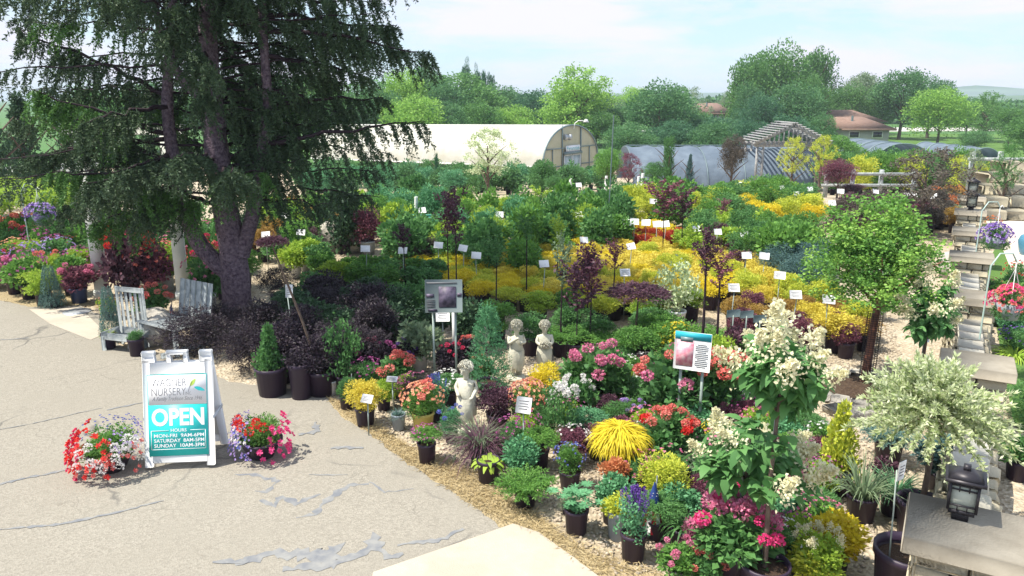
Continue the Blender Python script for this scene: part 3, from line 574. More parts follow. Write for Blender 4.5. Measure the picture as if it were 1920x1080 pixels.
for px, Y, top, wd, kd, co, lb in FT: dtree(px, Y, top, wd, lb, kd, co, clear=.02 if Y < 95 and px < 1560 else .14, group=None)
for i, (px, top, wd) in enumerate([(873, 128, 26), (895, 138, 20), (908, 148, 24), (921, 152, 20)]): dtree(px, 98, top, wd, ['dark columnar tree tip, tallest of four above the domed tree', 'dark columnar tree tip, second of four from the left', 'dark columnar tree tip, third of four from the left', 'dark columnar tree tip, rightmost and lowest of four'][i], 'spire', 'treed', clear=.02, group='columnar tree tips behind the greenhouse')
for i, (px, Y, top, wd) in enumerate([(30, 24, 170, 150), (-60, 22, 120, 160), (120, 27, 175, 130)]): dtree(px, Y, top, wd, ['dark dense evergreen at the left edge behind the spruce', 'dark evergreen half cut off by the left edge', 'dark evergreen between the left edge and the spruce boughs'][i], 'conifer', 'dark', clear=.03, name='evergreen_tree')
far = [(150 + i * 37 + random.uniform(-8, 8)) for i in range(52)]
g = G()
for px in far:
    x, y, z = at(px, 150 + random.uniform(0, 25), 196 + random.uniform(-8, 8)); p, D = lobed(700, 14, .24); g.leaves(p * [16, 14, z + 2.2] + [x, y, -1.6], D, 1.0, .8)
struct('distant_woods', g.mesh('distant_woods', L['treeb']), 'stuff', 'continuous band of far woodland along the horizon', 'woods')
# hills
def ridge(name, Y, pts, m, depth=120):
    V = []; 
    for px, py in pts: x, y, z = at(px, Y, py); V.append([x, y, z])
    n = len(V); V = V + [[a[0], a[1] - depth, -1.7] for a in V] + [[a[0], a[1] + depth, -1.7] for a in V]
    F = [[i, i + 1, n + i + 1, n + i] for i in range(n - 1)] + [[i + 1, i, 2 * n + i, 2 * n + i + 1] for i in range(n - 1)]; g = G(); g.add(V, np.array(F)); o = struct(name, g.mesh(name, m, True)); return o
m_hill = mat('wooded_hill', (.05, .10, .07), .95, .1, c2=(.10, .17, .08), nscale=.02, detail=10)
ridge('hills', 1500, [(900, 176), (1300, 174), (1600, 172), (1700, 169), (1780, 164), (1830, 160), (1880, 163), (1930, 167), (2100, 170), (2400, 172)], m_hill, 300)
ridge('hills', 700, [(1500, 186), (1700, 184), (1800, 181), (1900, 179), (2000, 178), (2300, 182)], m_hill, 200)
# ---- the spruce with three leaders
YT = 11.3
def A3(px, py, dy=0): return np.array(at(px, YT + dy, py))
sp_root = A3(447, 606); sp_root[2] = 0
spr = thing('spruce_tree', 'huge dark spruce with three purple brown leaders and drooping boughs over the shrubs', 'tree', tuple(sp_root))
def rel(pts): return [np.array(p) - sp_root for p in pts]
main = rel([(sp_root[0], YT, 0), A3(444, 560), A3(440, 500), A3(430, 430), A3(414, 340), A3(402, 250), A3(392, 150), A3(388, 50), A3(392, -150), A3(400, -420), A3(405, -640)])
left = rel([A3(436, 515), A3(405, 492), A3(375, 462), A3(352, 415), A3(336, 350), A3(320, 270), A3(312, 190), A3(318, 90), A3(330, -60), A3(335, -250)])
right = rel([A3(452, 478), A3(470, 420), A3(484, 350), A3(494, 270), A3(503, 190), A3(495, 90), A3(488, -60), A3(484, -260)])
cross = rel([A3(420, 240), A3(385, 185), A3(350, 160), A3(322, 120), A3(300, 60), A3(285, -20), A3(280, -150)])
def smooth(pts, k=4):
    pts = np.array(pts); t = np.arange(len(pts)); tt = np.linspace(0, len(pts) - 1, (len(pts) - 1) * k + 1); o = np.stack([np.interp(tt, t, pts[:, i]) for i in range(3)], 1)
    for _ in range(3): o[1:-1] = (o[:-2] + 2 * o[1:-1] + o[2:]) / 4
    return o
g = G(); s_ = smooth(main); g.tube(s_, np.interp(np.linspace(0, 1, len(s_)), [0, .06, .3, .6, 1], [.30, .225, .19, .15, .03]) * (1 + rng.normal(0, .03, len(s_))), 16)
part('trunk', g.mesh('trunk', M['bark'], True), spr)
for pth, r0, r1 in ((left, .15, .04), (right, .125, .035), (cross, .10, .03)):
    g = G(); s_ = smooth(pth); g.tube(s_, np.linspace(r0, r1, len(s_)) * (1 + rng.normal(0, .03, len(s_))), 12); part('limb', g.mesh('limb', M['bark'], True), spr)
gb, gn, gt = G(), G(), G()
mn = np.array(main)
def axis_at(z): return np.array([np.interp(z, mn[:, 2], mn[:, 0]), np.interp(z, mn[:, 2], mn[:, 1]), z])
def bough(o, a, ln, rise, sag, twigs, nm, tip=.0, r=.022, hang=.52, nl=.062, nw=.016):
    n = 12; t = np.linspace(0, 1, n); d = np.array([math.cos(a), math.sin(a), 0]); q = o + np.outer(t * ln, d); q[:, 2] += rise * t - sag * t ** 2 * ln + .22 * sag * ln * t ** 4
    q[1:] += rng.normal(0, .025, (n - 1, 3)); gb.tube(q, np.linspace(r, .006, n), 5, False)
    tt = rng.uniform(.16, 1, twigs) ** .85; idx = tt * (n - 1); b = np.stack([np.interp(idx, np.arange(n), q[:, i]) for i in range(3)], 1)
    side = np.array([-d[1], d[0], 0]); s = rng.choice([-1, 1], twigs)[:, None] * side * rng.uniform(.1, 1, (twigs, 1)); D = s * .8 + d * .4 + np.array([0, 0, -1]) * rng.uniform(.15, 1.2, (twigs, 1)); D /= np.linalg.norm(D, axis=1)[:, None]
    Ls = rng.uniform(.35, 1, (twigs, 1)) * hang * (1.25 - tt[:, None] * .6)
    g_ = gt if tip > random.random() else gn
    tq = rng.random((twigs, nm)) ** .8; dn = np.array([0, 0, -1.0]); p = b[:, None, :] + D[:, None, :] * (tq * Ls)[:, :, None] + dn * ((tq ** 2) * Ls * .45)[:, :, None]
    nd = D[:, None, :] * .6 + rng.normal(0, .75, (twigs, nm, 3)) + dn * .1
    g_.leaves(p.reshape(-1, 3), nd.reshape(-1, 3), rng.uniform(.7, 1.3, twigs * nm) * nl, nw)
nb = 150
for i in range(nb):
    z = 1.95 + (i / nb) ** 1.0 * 3.9 + random.uniform(-.1, .1); a = i * 2.39996 + random.uniform(-.25, .25)
    ln = 3.75 * (1 - (z - 1.9) / 13) * random.uniform(.55, 1.05)
    if math.cos(a) < -.3: ln *= 1.12
    elif math.sin(a) < -.5: ln *= .5
    elif math.sin(a) > .5: ln *= .8
    elif math.cos(a) > .3 and z < 3.5: ln *= .42
    if math.sin(a) < -.25 and (z < 3.3 or random.random() < .5): continue
    bough(axis_at(z), a, ln, random.uniform(0, .5), random.uniform(.05, .2), 44, 62, tip=.16 if math.cos(a) < 0 else .04, nl=.052, nw=.019)
for i in range(70):   # unseen upper crown; right and front boughs lengthened to widen the shade
    z = 5.9 + 4.6 * (i / 70); a = i * 2.39996; ln = (4.3 if math.cos(a) > -.25 or math.sin(a) < -.1 else 3.0) * (1 - (z - 5.7) / 6.2) * random.uniform(.7, 1.05) + .25
    bough(axis_at(min(z, mn[-1, 2])), a, ln, .2, .15, 30, 32, nl=.12, nw=.042)
# individual long boughs the photo shows
for pts, tw in (((505, 270, 790, 236, .2), 60), ((500, 60, 800, 105, -.5), 90), ((495, 30, 740, 60, .4), 70), ((500, 105, 690, 150, .8), 50), ((330, 330, 95, 330, -.6), 80), ((310, 250, 60, 180, -.8), 80), ((320, 300, 130, 260, .5), 70), ((330, 380, 180, 420, -.2), 70), ((340, 330, 150, 350, -1.2), 90), ((330, 300, 210, 330, -1.6), 90), ((330, 350, 110, 395, .3), 80), ((350, 360, 260, 400, -.9), 70), ((320, 200, 150, 240, -1.2), 80), ((320, 260, 60, 300, .3), 80), ((400, 300, 330, 300, -1.8), 80), ((420, 320, 440, 330, -1.6), 70), ((490, 200, 720, 190, 1.0), 60), ((315, 180, 30, 60, .2), 80), ((400, 380, 270, 350, -.9), 60), ((350, 340, 500, 330, -.7), 46), ((480, 160, 650, 220, .6), 44)):
    a_, b_ = A3(pts[0], pts[1]) - sp_root, A3(pts[2], pts[3], pts[4]) - sp_root; v = b_ - a_; ln = math.hypot(v[0], v[1]); bough(a_, math.atan2(v[1], v[0]), ln, v[2] + .12 * ln, .12, int(tw * 1.1), 60, tip=.28 if b_[0] < 0 else .08, r=.04, hang=.55, nl=.052, nw=.019)
part('branches', gb.mesh('branches', M['darkstem']), spr); part('needles', gn.mesh('needles', L['spruce']), spr); part('sunlit_needles', gt.mesh('sunlit_needles', L['sprucelit']), spr, label='needle sprays coloured lighter green as sunlit')
# ------------------------------------------------------------------ greenhouse
xb, yb, _ = at(1075, 48, 325); ax = Vector((-17.1, 12.0, 0)).normalized(); LG = 21.0; WG = 6.9; HG = 3.35
gh = thing('greenhouse', 'long white film tunnel greenhouse with Perennials sign over its door', 'greenhouse', (xb, yb + 1.3, -1.62), math.atan2(-ax.x, ax.y))
gh.rotation_euler[0] = -R(1.0)
def arch(wd, h, wall, n=22):
    a = np.linspace(0, math.pi, n); return [(-wd / 2 * math.cos(t), wall + (h - wall) * math.sin(t) ** .92) for t in a]
ar = arch(WG, HG, .95)
g = G(); ny = 28; V = np.array([[x, LG * j / (ny - 1), z + (.035 if j % 2 else -.01) * math.sin(min(z, 3) )] for j in range(ny) for x, z in ar]); na = len(ar)
g.add(V, np.array([[j * na + i, j * na + i + 1, (j + 1) * na + i + 1, (j + 1) * na + i] for j in range(ny - 1) for i in range(na - 1)])); part('film_cover', g.mesh('film_cover', M['poly'], True), gh)
g = G()
for s in (-1, 1): g.box((s * (WG / 2 - .02), LG / 2, .93), (.08, LG, .1)); 
g.box((0, LG / 2, HG + .01), (.06, LG, .04)); part('rails', g.mesh('rails', M['white']), gh)
g = G()
for j in range(8):
    for s in (-1, 1): g.box((s * (WG / 2 - .06), .3 + j * (LG - .6) / 7, .45), (.08, .08, .9))
part('side_posts', g.mesh('side_posts', M['greywood']), gh)
g = G(); g.add(np.array([[x, .05, z] for x, z in ar] + [[WG / 2, .05, 0], [-WG / 2, .05, 0]]), [list(range(na + 2))]); g.add(np.array([[x, .09, z] for x, z in ar] + [[WG / 2, .09, 0], [-WG / 2, .09, 0]]), [list(range(na + 2))[::-1]]); part('end_wall', g.mesh('end_wall', M['polyend']), gh)
g = G(); g.tube([(x, -.02, z) for x, z in [(-WG / 2, 0)] + ar + [(WG / 2, 0)]], .055, 6)
g.box((0, 0, 1.95), (6.1, .06, .06)); g.box((-1.15, 0, 1.7), (.07, .07, 3.3)); g.box((1.15, 0, 1.65), (.07, .07, 3.2)); g.box((-2.3, 0, .85), (2.2, .05, .05)); g.box((2.3, 0, .85), (2.2, .05, .05)); g.box((2.3, 0, 1.0), (.05, .05, 1.9)); g.box((-2.3, 0, 1.0), (.05, .05, 1.9)); part('end_frame', g.mesh('end_frame', M['frame']), gh)
for s in (-1, 1):
    g = G(); g.box((s * .52, -.03, .78), (.98, .04, 1.5)); d = part('door', g.mesh('door', M['doorglass']), gh)
    g = G(); [g.box((s * .52 + u, -.055, .78), (.06, .03, 1.5)) for u in (-.46, .46)]; [g.box((s * .52, -.057, z), (.98, .03, .06)) for z in (.06, .8, 1.5)]; part('door_frame', g.mesh('door_frame', M['white']), d)
g = G(); g.box((0, -.10, 1.62), (2.15, .16, .16), rot=Matrix.Rotation(R(8), 4, 'X')); part('door_header', g.mesh('door_header', M['frame']), gh)
g = G(); g.box((0, -.09, 1.90), (1.72, .05, .38)); sg = part('sign_board', g.mesh('sign_board', M['panelw']), gh)
def fit_text(body, x0, z0, wd, h, m, parent, y, offset=0.0, ext=.002, shear=0.0, name='lettering', rot=(R(90), 0, 0)):
    me = text_mesh(body, 1.0, m, offset, 1, shear, 0.0)
    xs = [v.co.x for v in me.vertices]; ys = [v.co.y for v in me.vertices]
    sx, sy = wd / (max(xs) - min(xs)), h / (max(ys) - min(ys)); me.transform(Matrix.Translation((-min(xs), -min(ys), 0))); me.transform(Matrix.Diagonal((sx, sy, 1, 1)))
    return part(name, me, parent, (x0, y, z0), rot)
fit_text('Perennials', -.78, 1.79, 1.56, .25, M['signb'], sg, -.118, offset=.008)
g = G(); g.lathe([(0, -.25), (.18, -.25), (.2, -.08), (.12, -.06), (.12, .1), (.2, .12), (.2, .25), (0, .25)], 14); part('exhaust_fan', g.mesh('exhaust_fan', M['tin']), gh, (-.75, -.12, 2.62), (R(90), 0, R(70)))
g = G(); g.tube([(.2, -.02, 3.1), (.2, -.1, 3.45), (.3, -.3, 3.62), (.6, -.5, 3.6)], .03, 6); g.lathe([(0, .12), (.08, .1), (.2, -.08), (0, -.08)], 12, (.85, -.55, 3.58)); part('yard_light', g.mesh('yard_light', M['white']), gh)
# shade tunnel
x0, _, _ = at(1160, 46, 272); x1, _, _ = at(1470, 46, 272)
st = thing('shade_tunnel', 'low tunnel covered with blue grey shade cloth behind the gabled pergola', 'tunnel', (x0, 43.2, -1.6))
ar2 = arch(6.4, 2.35, .3); g = G(); LN = x1 - x0; ny = 26; V = np.array([[LN * j / (ny - 1), p - (-0), z + (.06 if j % 3 == 0 else -.03) * (1 if z > .6 else 0) + random.gauss(0, .012)] for j in range(ny) for p, z in ar2])
g.add(V, np.array([[j * na + i, (j + 1) * na + i, (j + 1) * na + i + 1, j * na + i + 1] for j in range(ny - 1) for i in range(na - 1)])); part('shade_cover', g.mesh('shade_cover', M['shade'], True), st)
g = G()
for j in range(6): g.tube([(LN * j / 5, p * 1.01, z + .02) for p, z in [(-3.2, 0)] + ar2 + [(3.2, 0)]], .022, 6)
g.tube([(0, 0, 2.42), (LN, 0, 2.42)], .03, 6); part('hoops', g.mesh('hoops', M['frame']), st)
for i, (pa, pb, Y, top, lb) in enumerate([(1650, 1742, 58, 270, 'low dark hoop house beyond the hedge right of the brown house'), (1822, 1880, 54, 278, 'low pale hoop house near the rail fence at the right')]):
    xa, xb2 = at(pa, Y, 270)[0], at(pb, Y, 270)[0]; zt = at(pa, Y, top)[2]; h = zt - gz(Y); wd = xb2 - xa
    t = thing('hoop_house', lb, 'hoop house', ((xa + xb2) / 2, Y, gz(Y))); a4 = arch(wd, h, .5); g = G(); V = np.array([[x, 8.0 * j / 7, z] for j in range(8) for x, z in a4]); g.add(V, np.array([[j * na + k, j * na + k + 1, (j + 1) * na + k + 1, (j + 1) * na + k] for j in range(7) for k in range(na - 1)])); part('cover', g.mesh('cover', M['shade'], True), t)
    g = G(); [g.tube([(x * 1.01, 8.0 * j / 4, z + .02) for x, z in a4], .05, 6) for j in range(5)]; part('hoops', g.mesh('hoops', M['frame']), t)
# gabled pergola
xa, xb2 = at(1418, 40, 330)[0], at(1538, 40, 330)[0]; W2 = xb2 - xa; zb = gz(40); he = at(1418, 40, 274)[2] - zb; hp = at(1480, 40, 238)[2] - zb
pg = thing('gabled_pergola', 'grey timber garden pergola with open gabled rafters and lattice posts', 'pergola', (xa, 40, zb)); cx = W2 / 2
for x in (.1, W2 - .1):
    for y in (0, 2.0):
        g = G(); g.box((x - .16, y, he / 2), (.10, .10, he)); g.box((x + .16, y, he / 2), (.10, .10, he)); po = part('post', g.mesh('post', M['greywood']), pg)
        g = G()
        for k in range(11):
            z = .2 + k * (he - .5) / 10
            for s in (-1, 1): g.box((x, y + .01 * s, z), (.36, .015, .025), rot=Matrix.Rotation(s * R(40), 4, 'Y'))
        part('lattice', g.mesh('lattice', M['greywood']), po)
for y in (-.12, 2.12): g = G(); g.box((cx, y, he + .06), (W2 + .5, .06, .18)); part('beam', g.mesh('beam', M['greywood']), pg)
for s in (-1, 1):
    dx = W2 / 2 + .35; ang = math.atan2(hp - he, dx); ln = math.hypot(dx, hp - he)
    for y in (-.2, 2.2): g = G(); g.box((cx + s * dx / 2, y, (he + hp) / 2 + .1), (ln, .06, .18), rot=Matrix.Rotation(s * ang, 4, 'Y')); part('rafter', g.mesh('rafter', M['greywood']), pg)
    g = G()
    for k in range(10): t = (k + .3) / 9.8; g.box((cx + s * dx * t, 1.0, hp - (hp - he) * t + .24), (.10, 3.0, .06))
    part('purlins', g.mesh('purlins', M['greywood']), pg)
g = G()
for k in range(13): x = .25 + k * (W2 - .5) / 12; top = he + (hp - he) * (1 - abs(x - cx) / (W2 / 2 + .35)); g.box((x, -.2, (he + top) / 2 + .1), (.07, .04, top - he))
part('gable_slats', g.mesh('gable_slats', M['greywood']), pg)
# ------------------------------------------------------------------ houses
def hip(g, x0, x1, y0, y1, ze, zr, ins, ov=.5):
    x0 -= ov; x1 += ov; y0 -= ov; y1 += ov; ym = (y0 + y1) / 2
    g.add([[x0, y0, ze], [x1, y0, ze], [x1, y1, ze], [x0, y1, ze], [x0 + ins, ym, zr], [x1 - ins, ym, zr]], [[0, 1, 5, 4], [1, 2, 5], [2, 3, 4, 5], [3, 0, 4], [3, 2, 1, 0]]); return g
def house(px0, px1, Y, pe, pr, dep, label, wins, rear=None, wallm='wall', ins=None):
    xa, xb2 = at(px0, Y, pe)[0], at(px1, Y, pe)[0]; ze, zr = at(px0, Y, pe)[2], at(px0, Y + dep / 2, pr)[2]; zb = gz(Y); wd = xb2 - xa
    t = thing('house', label, 'house', (xa, Y, zb)); g = G(); g.box((wd / 2, dep / 2, (ze - zb) / 2), (wd, dep, ze - zb)); part('wall', g.mesh('wall', M[wallm]), t)
    g = hip(G(), 0, wd, 0, dep, ze - zb, zr - zb, wd * .3 if ins is None else ins); g.box((wd / 2, -.5, ze - zb - .1), (wd + 1.0, .08, .2)); rf = part('roof', g.mesh('roof', M['roof']), t)
    g = G(); g.tube([(wd * .4, dep * .3, ze - zb), (wd * .4, dep * .3, zr - zb + .15)], .12, 8); part('vent_pipe', g.mesh('vent_pipe', M['frame']), rf)
    for u in wins:
        g = G(); g.box((wd * u, -.03, ze - zb - .62), (1.1, .06, .7)); wn = part('window', g.mesh('window', M['white']), t); g = G(); g.box((wd * u, -.07, ze - zb - .62), (.92, .03, .54)); part('pane', g.mesh('pane', M['glass']), wn)
    if rear:
        r0, r1, Yr, re, rr = rear; xr0, xr1 = at(r0, Yr, re)[0] - xa, at(r1, Yr, re)[0] - xa; za, zc = at(r0, Yr, re)[2] - zb, at(r0, Yr + 4, rr)[2] - zb
        g = G(); g.box(((xr0 + xr1) / 2, Yr - Y + 4, za / 2), (xr1 - xr0, 8, za)); part('rear_wing', g.mesh('rear_wing', M[wallm]), t); g = hip(G(), xr0, xr1, Yr - Y, Yr - Y + 8, za, zc, 2.5); part('rear_roof', g.mesh('rear_roof', M['roof']), t)
    return t
house(1584, 1668, 80, 241, 219, 9, 'low house with brown hipped roof and grey wall beyond the pergola', [.22, .74], (1545, 1655, 92, 228, 206))
house(1308, 1372, 118, 212, 193, 10, 'lone brown roofed house half hidden behind dark trees', [.5])
house(1632, 1655, 130, 203, 193, 6, 'small cream house gable furthest back behind the brown roofed house', [.5], wallm='wallc', ins=.1)
# ------------------------------------------------------------------ left arbour posts and lean-to roof
def wpost(bx, by, label, hh=2.75):
    x, y = P(bx, by); t = thing('pergola_post', label, 'post', (x, y, .01), R(20)); g = G(); g.box((0, 0, hh / 2), (.2, .2, hh)); part('shaft', g.mesh('shaft', M['postw']), t); g = G(); g.box((0, 0, .06), (.24, .24, .12)); part('base_trim', g.mesh('base_trim', M['postw']), t)
    g = G(); pts = [(.11 * math.sin(k * .9), -.115, 1.0 + k * .12) for k in range(15)]; g.tube(pts, .008, 4, False); n = 60; q = np.array(pts)[rng.integers(2, 15, n)]; part('vine_stem', g.mesh('vine_stem', M['darkstem']), t); g = G(); g.leaves(q + rng.normal(0, .03, (n, 3)), sph(n), .05, .04); part('vine_leaves', g.mesh('vine_leaves', L['dark']), t); return x, y
pa = wpost(193, 556, 'white square post with a vine, left of the pair by the bench'); pb = wpost(345, 560, 'white square post behind the slatted wooden bench')
b = thing('arbour_beam', 'white beam joining the two posts beneath the spruce boughs', 'beam', ((pa[0] + pb[0]) / 2, (pa[1] + pb[1]) / 2, 2.77), math.atan2(pb[1] - pa[1], pb[0] - pa[0])); g = G(); g.rock((0, 0, .09), (math.dist(pa, pb) + .7, .09, .18), j=0); part('timber', g.mesh('timber', M['postw']), b)
x, y, z = at(95, 26, 318); t = thing('lath_arbour', 'white slatted flat arbour roof over the far left display', 'arbour', (x, y, gz(y)), R(12)); hz_ = z - gz(y)
g = G(); [g.box((-1.0 + k * .42, 0, hz_ + .12), (.07, 2.8, .1)) for k in range(7)]; part('rafters', g.mesh('rafters', M['white']), t); g = G(); g.box((.2, -1.1, hz_), (2.6, .08, .16)); g.box((.2, 1.1, hz_), (2.6, .08, .16)); part('beams', g.mesh('beams', M['postw']), t)
for sx in (-.9, 1.3):
    for sy in (-1.1, 1.1): g = G(); g.box((sx, sy, (hz_ - .08) / 2), (.12, .12, hz_ - .08)); part('post', g.mesh('post', M['postw']), t)
# ------------------------------------------------------------------ stone wall at the right
WD = Vector((.5, .866)); RZ = math.atan2(-.5, .866)
piers = [((1800, 1010, 1.0), .66, .52, 1.0), ((1832, 676, .8), .60, .52, .8), ((1823, 551, .8), .6, .52, .8), ((1822, 477, .8), .6, .52, .8), ((1821, 430, .8), .6, .52, .8), ((1820, 394, .8), .6, .52, .8), ((1822, 368, .8), .6, .52, .8)]
PL = ['stone pier nearest the lens with sandstone cap and lantern', 'stone pier beside the dappled willow, second from the lens', 'stone pier left of the hanging pink basket', 'stone pier level with the purple hanging basket', 'stone pier just beyond the purple hanging basket', 'stone pier carrying a small lantern before the stone steps', 'farthest stone pier with a small lantern by the steps']
PX = []
for i, ((px, py, h), cw, cdp, hh) in enumerate(piers):
    x, y = P(px, py, h) if i else (2.62, 3.82)
    PX.append((x, y, hh)); z0 = gz(y); t = thing('stone_pier', PL[i], 'stone pier', (x, y, z0), RZ)
    g = G(); g.box((0, 0, (hh - .1) / 2), (cw - .16, cdp - .16, hh - .1)); part('core', g.mesh('core', M['mortar']), t); g = G(); bw = cw - .07
    for r_ in range(int(round((hh - .1) / .115))):
        z = .055 + r_ * .115
        for (ox, oy, ln, rot) in ((0, -(cdp / 2 - .06), bw, 0), (0, cdp / 2 - .06, bw, 0), (-(bw / 2 - .03), 0, cdp - .2, 1), (bw / 2 - .03, 0, cdp - .2, 1)):
            p_ = -ln / 2
            while p_ < ln / 2 - .02:
                l_ = min(random.uniform(.16, .32), ln / 2 - p_); 
                if ln / 2 - p_ - l_ < .09: l_ = ln / 2 - p_
                c_ = p_ + l_ / 2; q = (ox + c_, oy + random.gauss(0, .006), z) if not rot else (ox + random.gauss(0, .006), oy + c_, z); dd = (l_ - .012, .08, .105) if not rot else (.08, l_ - .012, .105); g.rock(q, dd, j=.07); p_ += l_
    part('stonework', g.mesh('stonework', M['stone']), t)
    g = G(); g.rock((0, 0, hh - .055), (cw + .06, cdp + .05, .11), j=.03, bev=.08); part('cap', g.mesh('cap', M['cap']), t)
WL = ['low stone wall between the two nearest piers', 'low stone wall with pale coping beside the lilac pots', 'low stone wall run between third and fourth piers', 'low stone wall run before the purple basket', 'short stone wall run behind the purple basket', 'farthest short stone wall run near the steps']
for i in range(6):
    (xa, ya, _), (xb2, yb2, _) = PX[i], PX[i + 1]; ln = math.dist((xa, ya), (xb2, yb2)) - .52; rz = math.atan2(yb2 - ya, xb2 - xa); t = thing('stone_wall', WL[i], 'stone wall', ((xa + xb2) / 2, (ya + yb2) / 2, gz((ya + yb2) / 2)), rz)
    g = G(); g.box((0, 0, .22), (ln, .2, .44)); part('core', g.mesh('core', M['mortar']), t); g = G()
    for sd in (-1, 1):
        for r_ in range(4):
            p_ = -ln / 2
            while p_ < ln / 2 - .05: l_ = min(random.uniform(.14, .34), ln / 2 - p_); g.rock((p_ + l_ / 2, sd * .14 + random.gauss(0, .02), .06 + r_ * .115), (l_ - .012, .12, .108), j=.14); p_ += l_
    part('stonework', g.mesh('stonework', M['stone']), t); g = G(); p_ = -ln / 2
    while p_ < ln / 2 - .05: l_ = min(random.uniform(.3, .5), ln / 2 - p_); g.rock((p_ + l_ / 2, random.gauss(0, .006), .495), (l_ - .01, .27, .06), j=.06); p_ += l_
    part('coping', g.mesh('coping', M['stonel']), t)
def lantern(x, y, z, s, label, rz=RZ):
    t = thing('post_lantern', label, 'lantern', (x, y, z), rz, scale=(s, s, s)); g = G(); g.box((0, 0, .03), (.10, .10, .06)); g.box((0, 0, .075), (.16, .16, .03)); part('base', g.mesh('base', M['lampm']), t)
    g = G(); [g.box((a * .085, b_ * .085, .2), (.018, .018, .22)) for a in (-1, 1) for b_ in (-1, 1)]
    for zz in (.13, .25, .28): [(g.box((0, b_ * .0875, zz), (.152, .010, .010)), g.box((b_ * .0875, 0, zz), (.010, .152, .010))) for b_ in (-1, 1)]
    for u in (-.03, .03): [(g.box((u, b_ * .0885, .265), (.008, .007, .06)), g.box((b_ * .0885, u, .265), (.007, .008, .06)), g.box((u, b_ * .0885, .11), (.008, .007, .04))) for b_ in (-1, 1)]
    part('frame', g.mesh('frame', M['lampm']), t); g = G(); g.box((0, 0, .195), (.155, .155, .20)); part('glass', g.mesh('glass', M['lampglass']), t)
    g = G(); g.box((0, 0, .315), (.25, .25, .02)); g.box((0, 0, .345), (.23, .23, .05), top=.35); g.box((0, 0, .385), (.045, .045, .04)); part('roof', g.mesh('roof', M['lampm']), t)
lantern(PX[0][0] - .03, PX[0][1] + .12, 1.0, .82, 'dark bronze craftsman lantern on the nearest pier cap'); lantern(PX[5][0], PX[5][1], gz(PX[5][1]) + .8, 1.15, 'small dark lantern on the pier before the steps, nearer of the far pair'); lantern(PX[6][0], PX[6][1], gz(PX[6][1]) + .8, 1.25, 'small dark lantern on the farthest pier by the dark shed')
# boulder steps
k = 0
for row, (py, pxs, hh) in enumerate([(398, (1850, 1895, 1940), .28), (383, (1856, 1900, 1948), .62), (366, (1848, 1893, 1938), .98), (352, (1858, 1905, 1950), 1.3), (340, (1885, 1925), 1.6)]):
    for j, px in enumerate(pxs):
        x, y, _ = at(px, 21.5 + row * .55, py); t = thing('step_boulder', 'squared tan boulder in the %s course of the stone steps, %s' % (['lowest', 'second', 'third', 'fourth', 'top'][row], ['left end', 'second along', 'right end'][j]), 'boulder', (x, y, gz(y) + (row) * .30)); g = G(); g.rock((0, 0, .15), (.66 + random.uniform(-.05, .1), .75, .32), rz=random.uniform(-.1, .1), j=.12, bev=.14); t2 = part('block', g.mesh('block', M['stone']), t)
# split rail fences
def rails(pts, Y, top, label, hh):
    xs = [at(p, Y, top)[0] for p in pts]; t = thing('rail_fence', label, 'fence', (xs[0], Y, gz(Y)))
    for x in xs: g = G(); g.box((x - xs[0], 0, hh / 2), (.13, .13, hh)); part('post', g.mesh('post', M['weather']), t)
    for z in (hh * .45, hh * .85): g = G(); g.box(((xs[-1] - xs[0]) / 2, -.08, z), (xs[-1] - xs[0] + .4, .05, .12)); part('rail', g.mesh('rail', M['weather']), t)
rails([1820, 1872, 1960, 2040], 27, 320, 'weathered two rail fence above the boulder steps', 1.75); rails([1548, 1597, 1650, 1712], 30, 352, 'weathered rail fence behind the dark purple shrubs', 1.1)
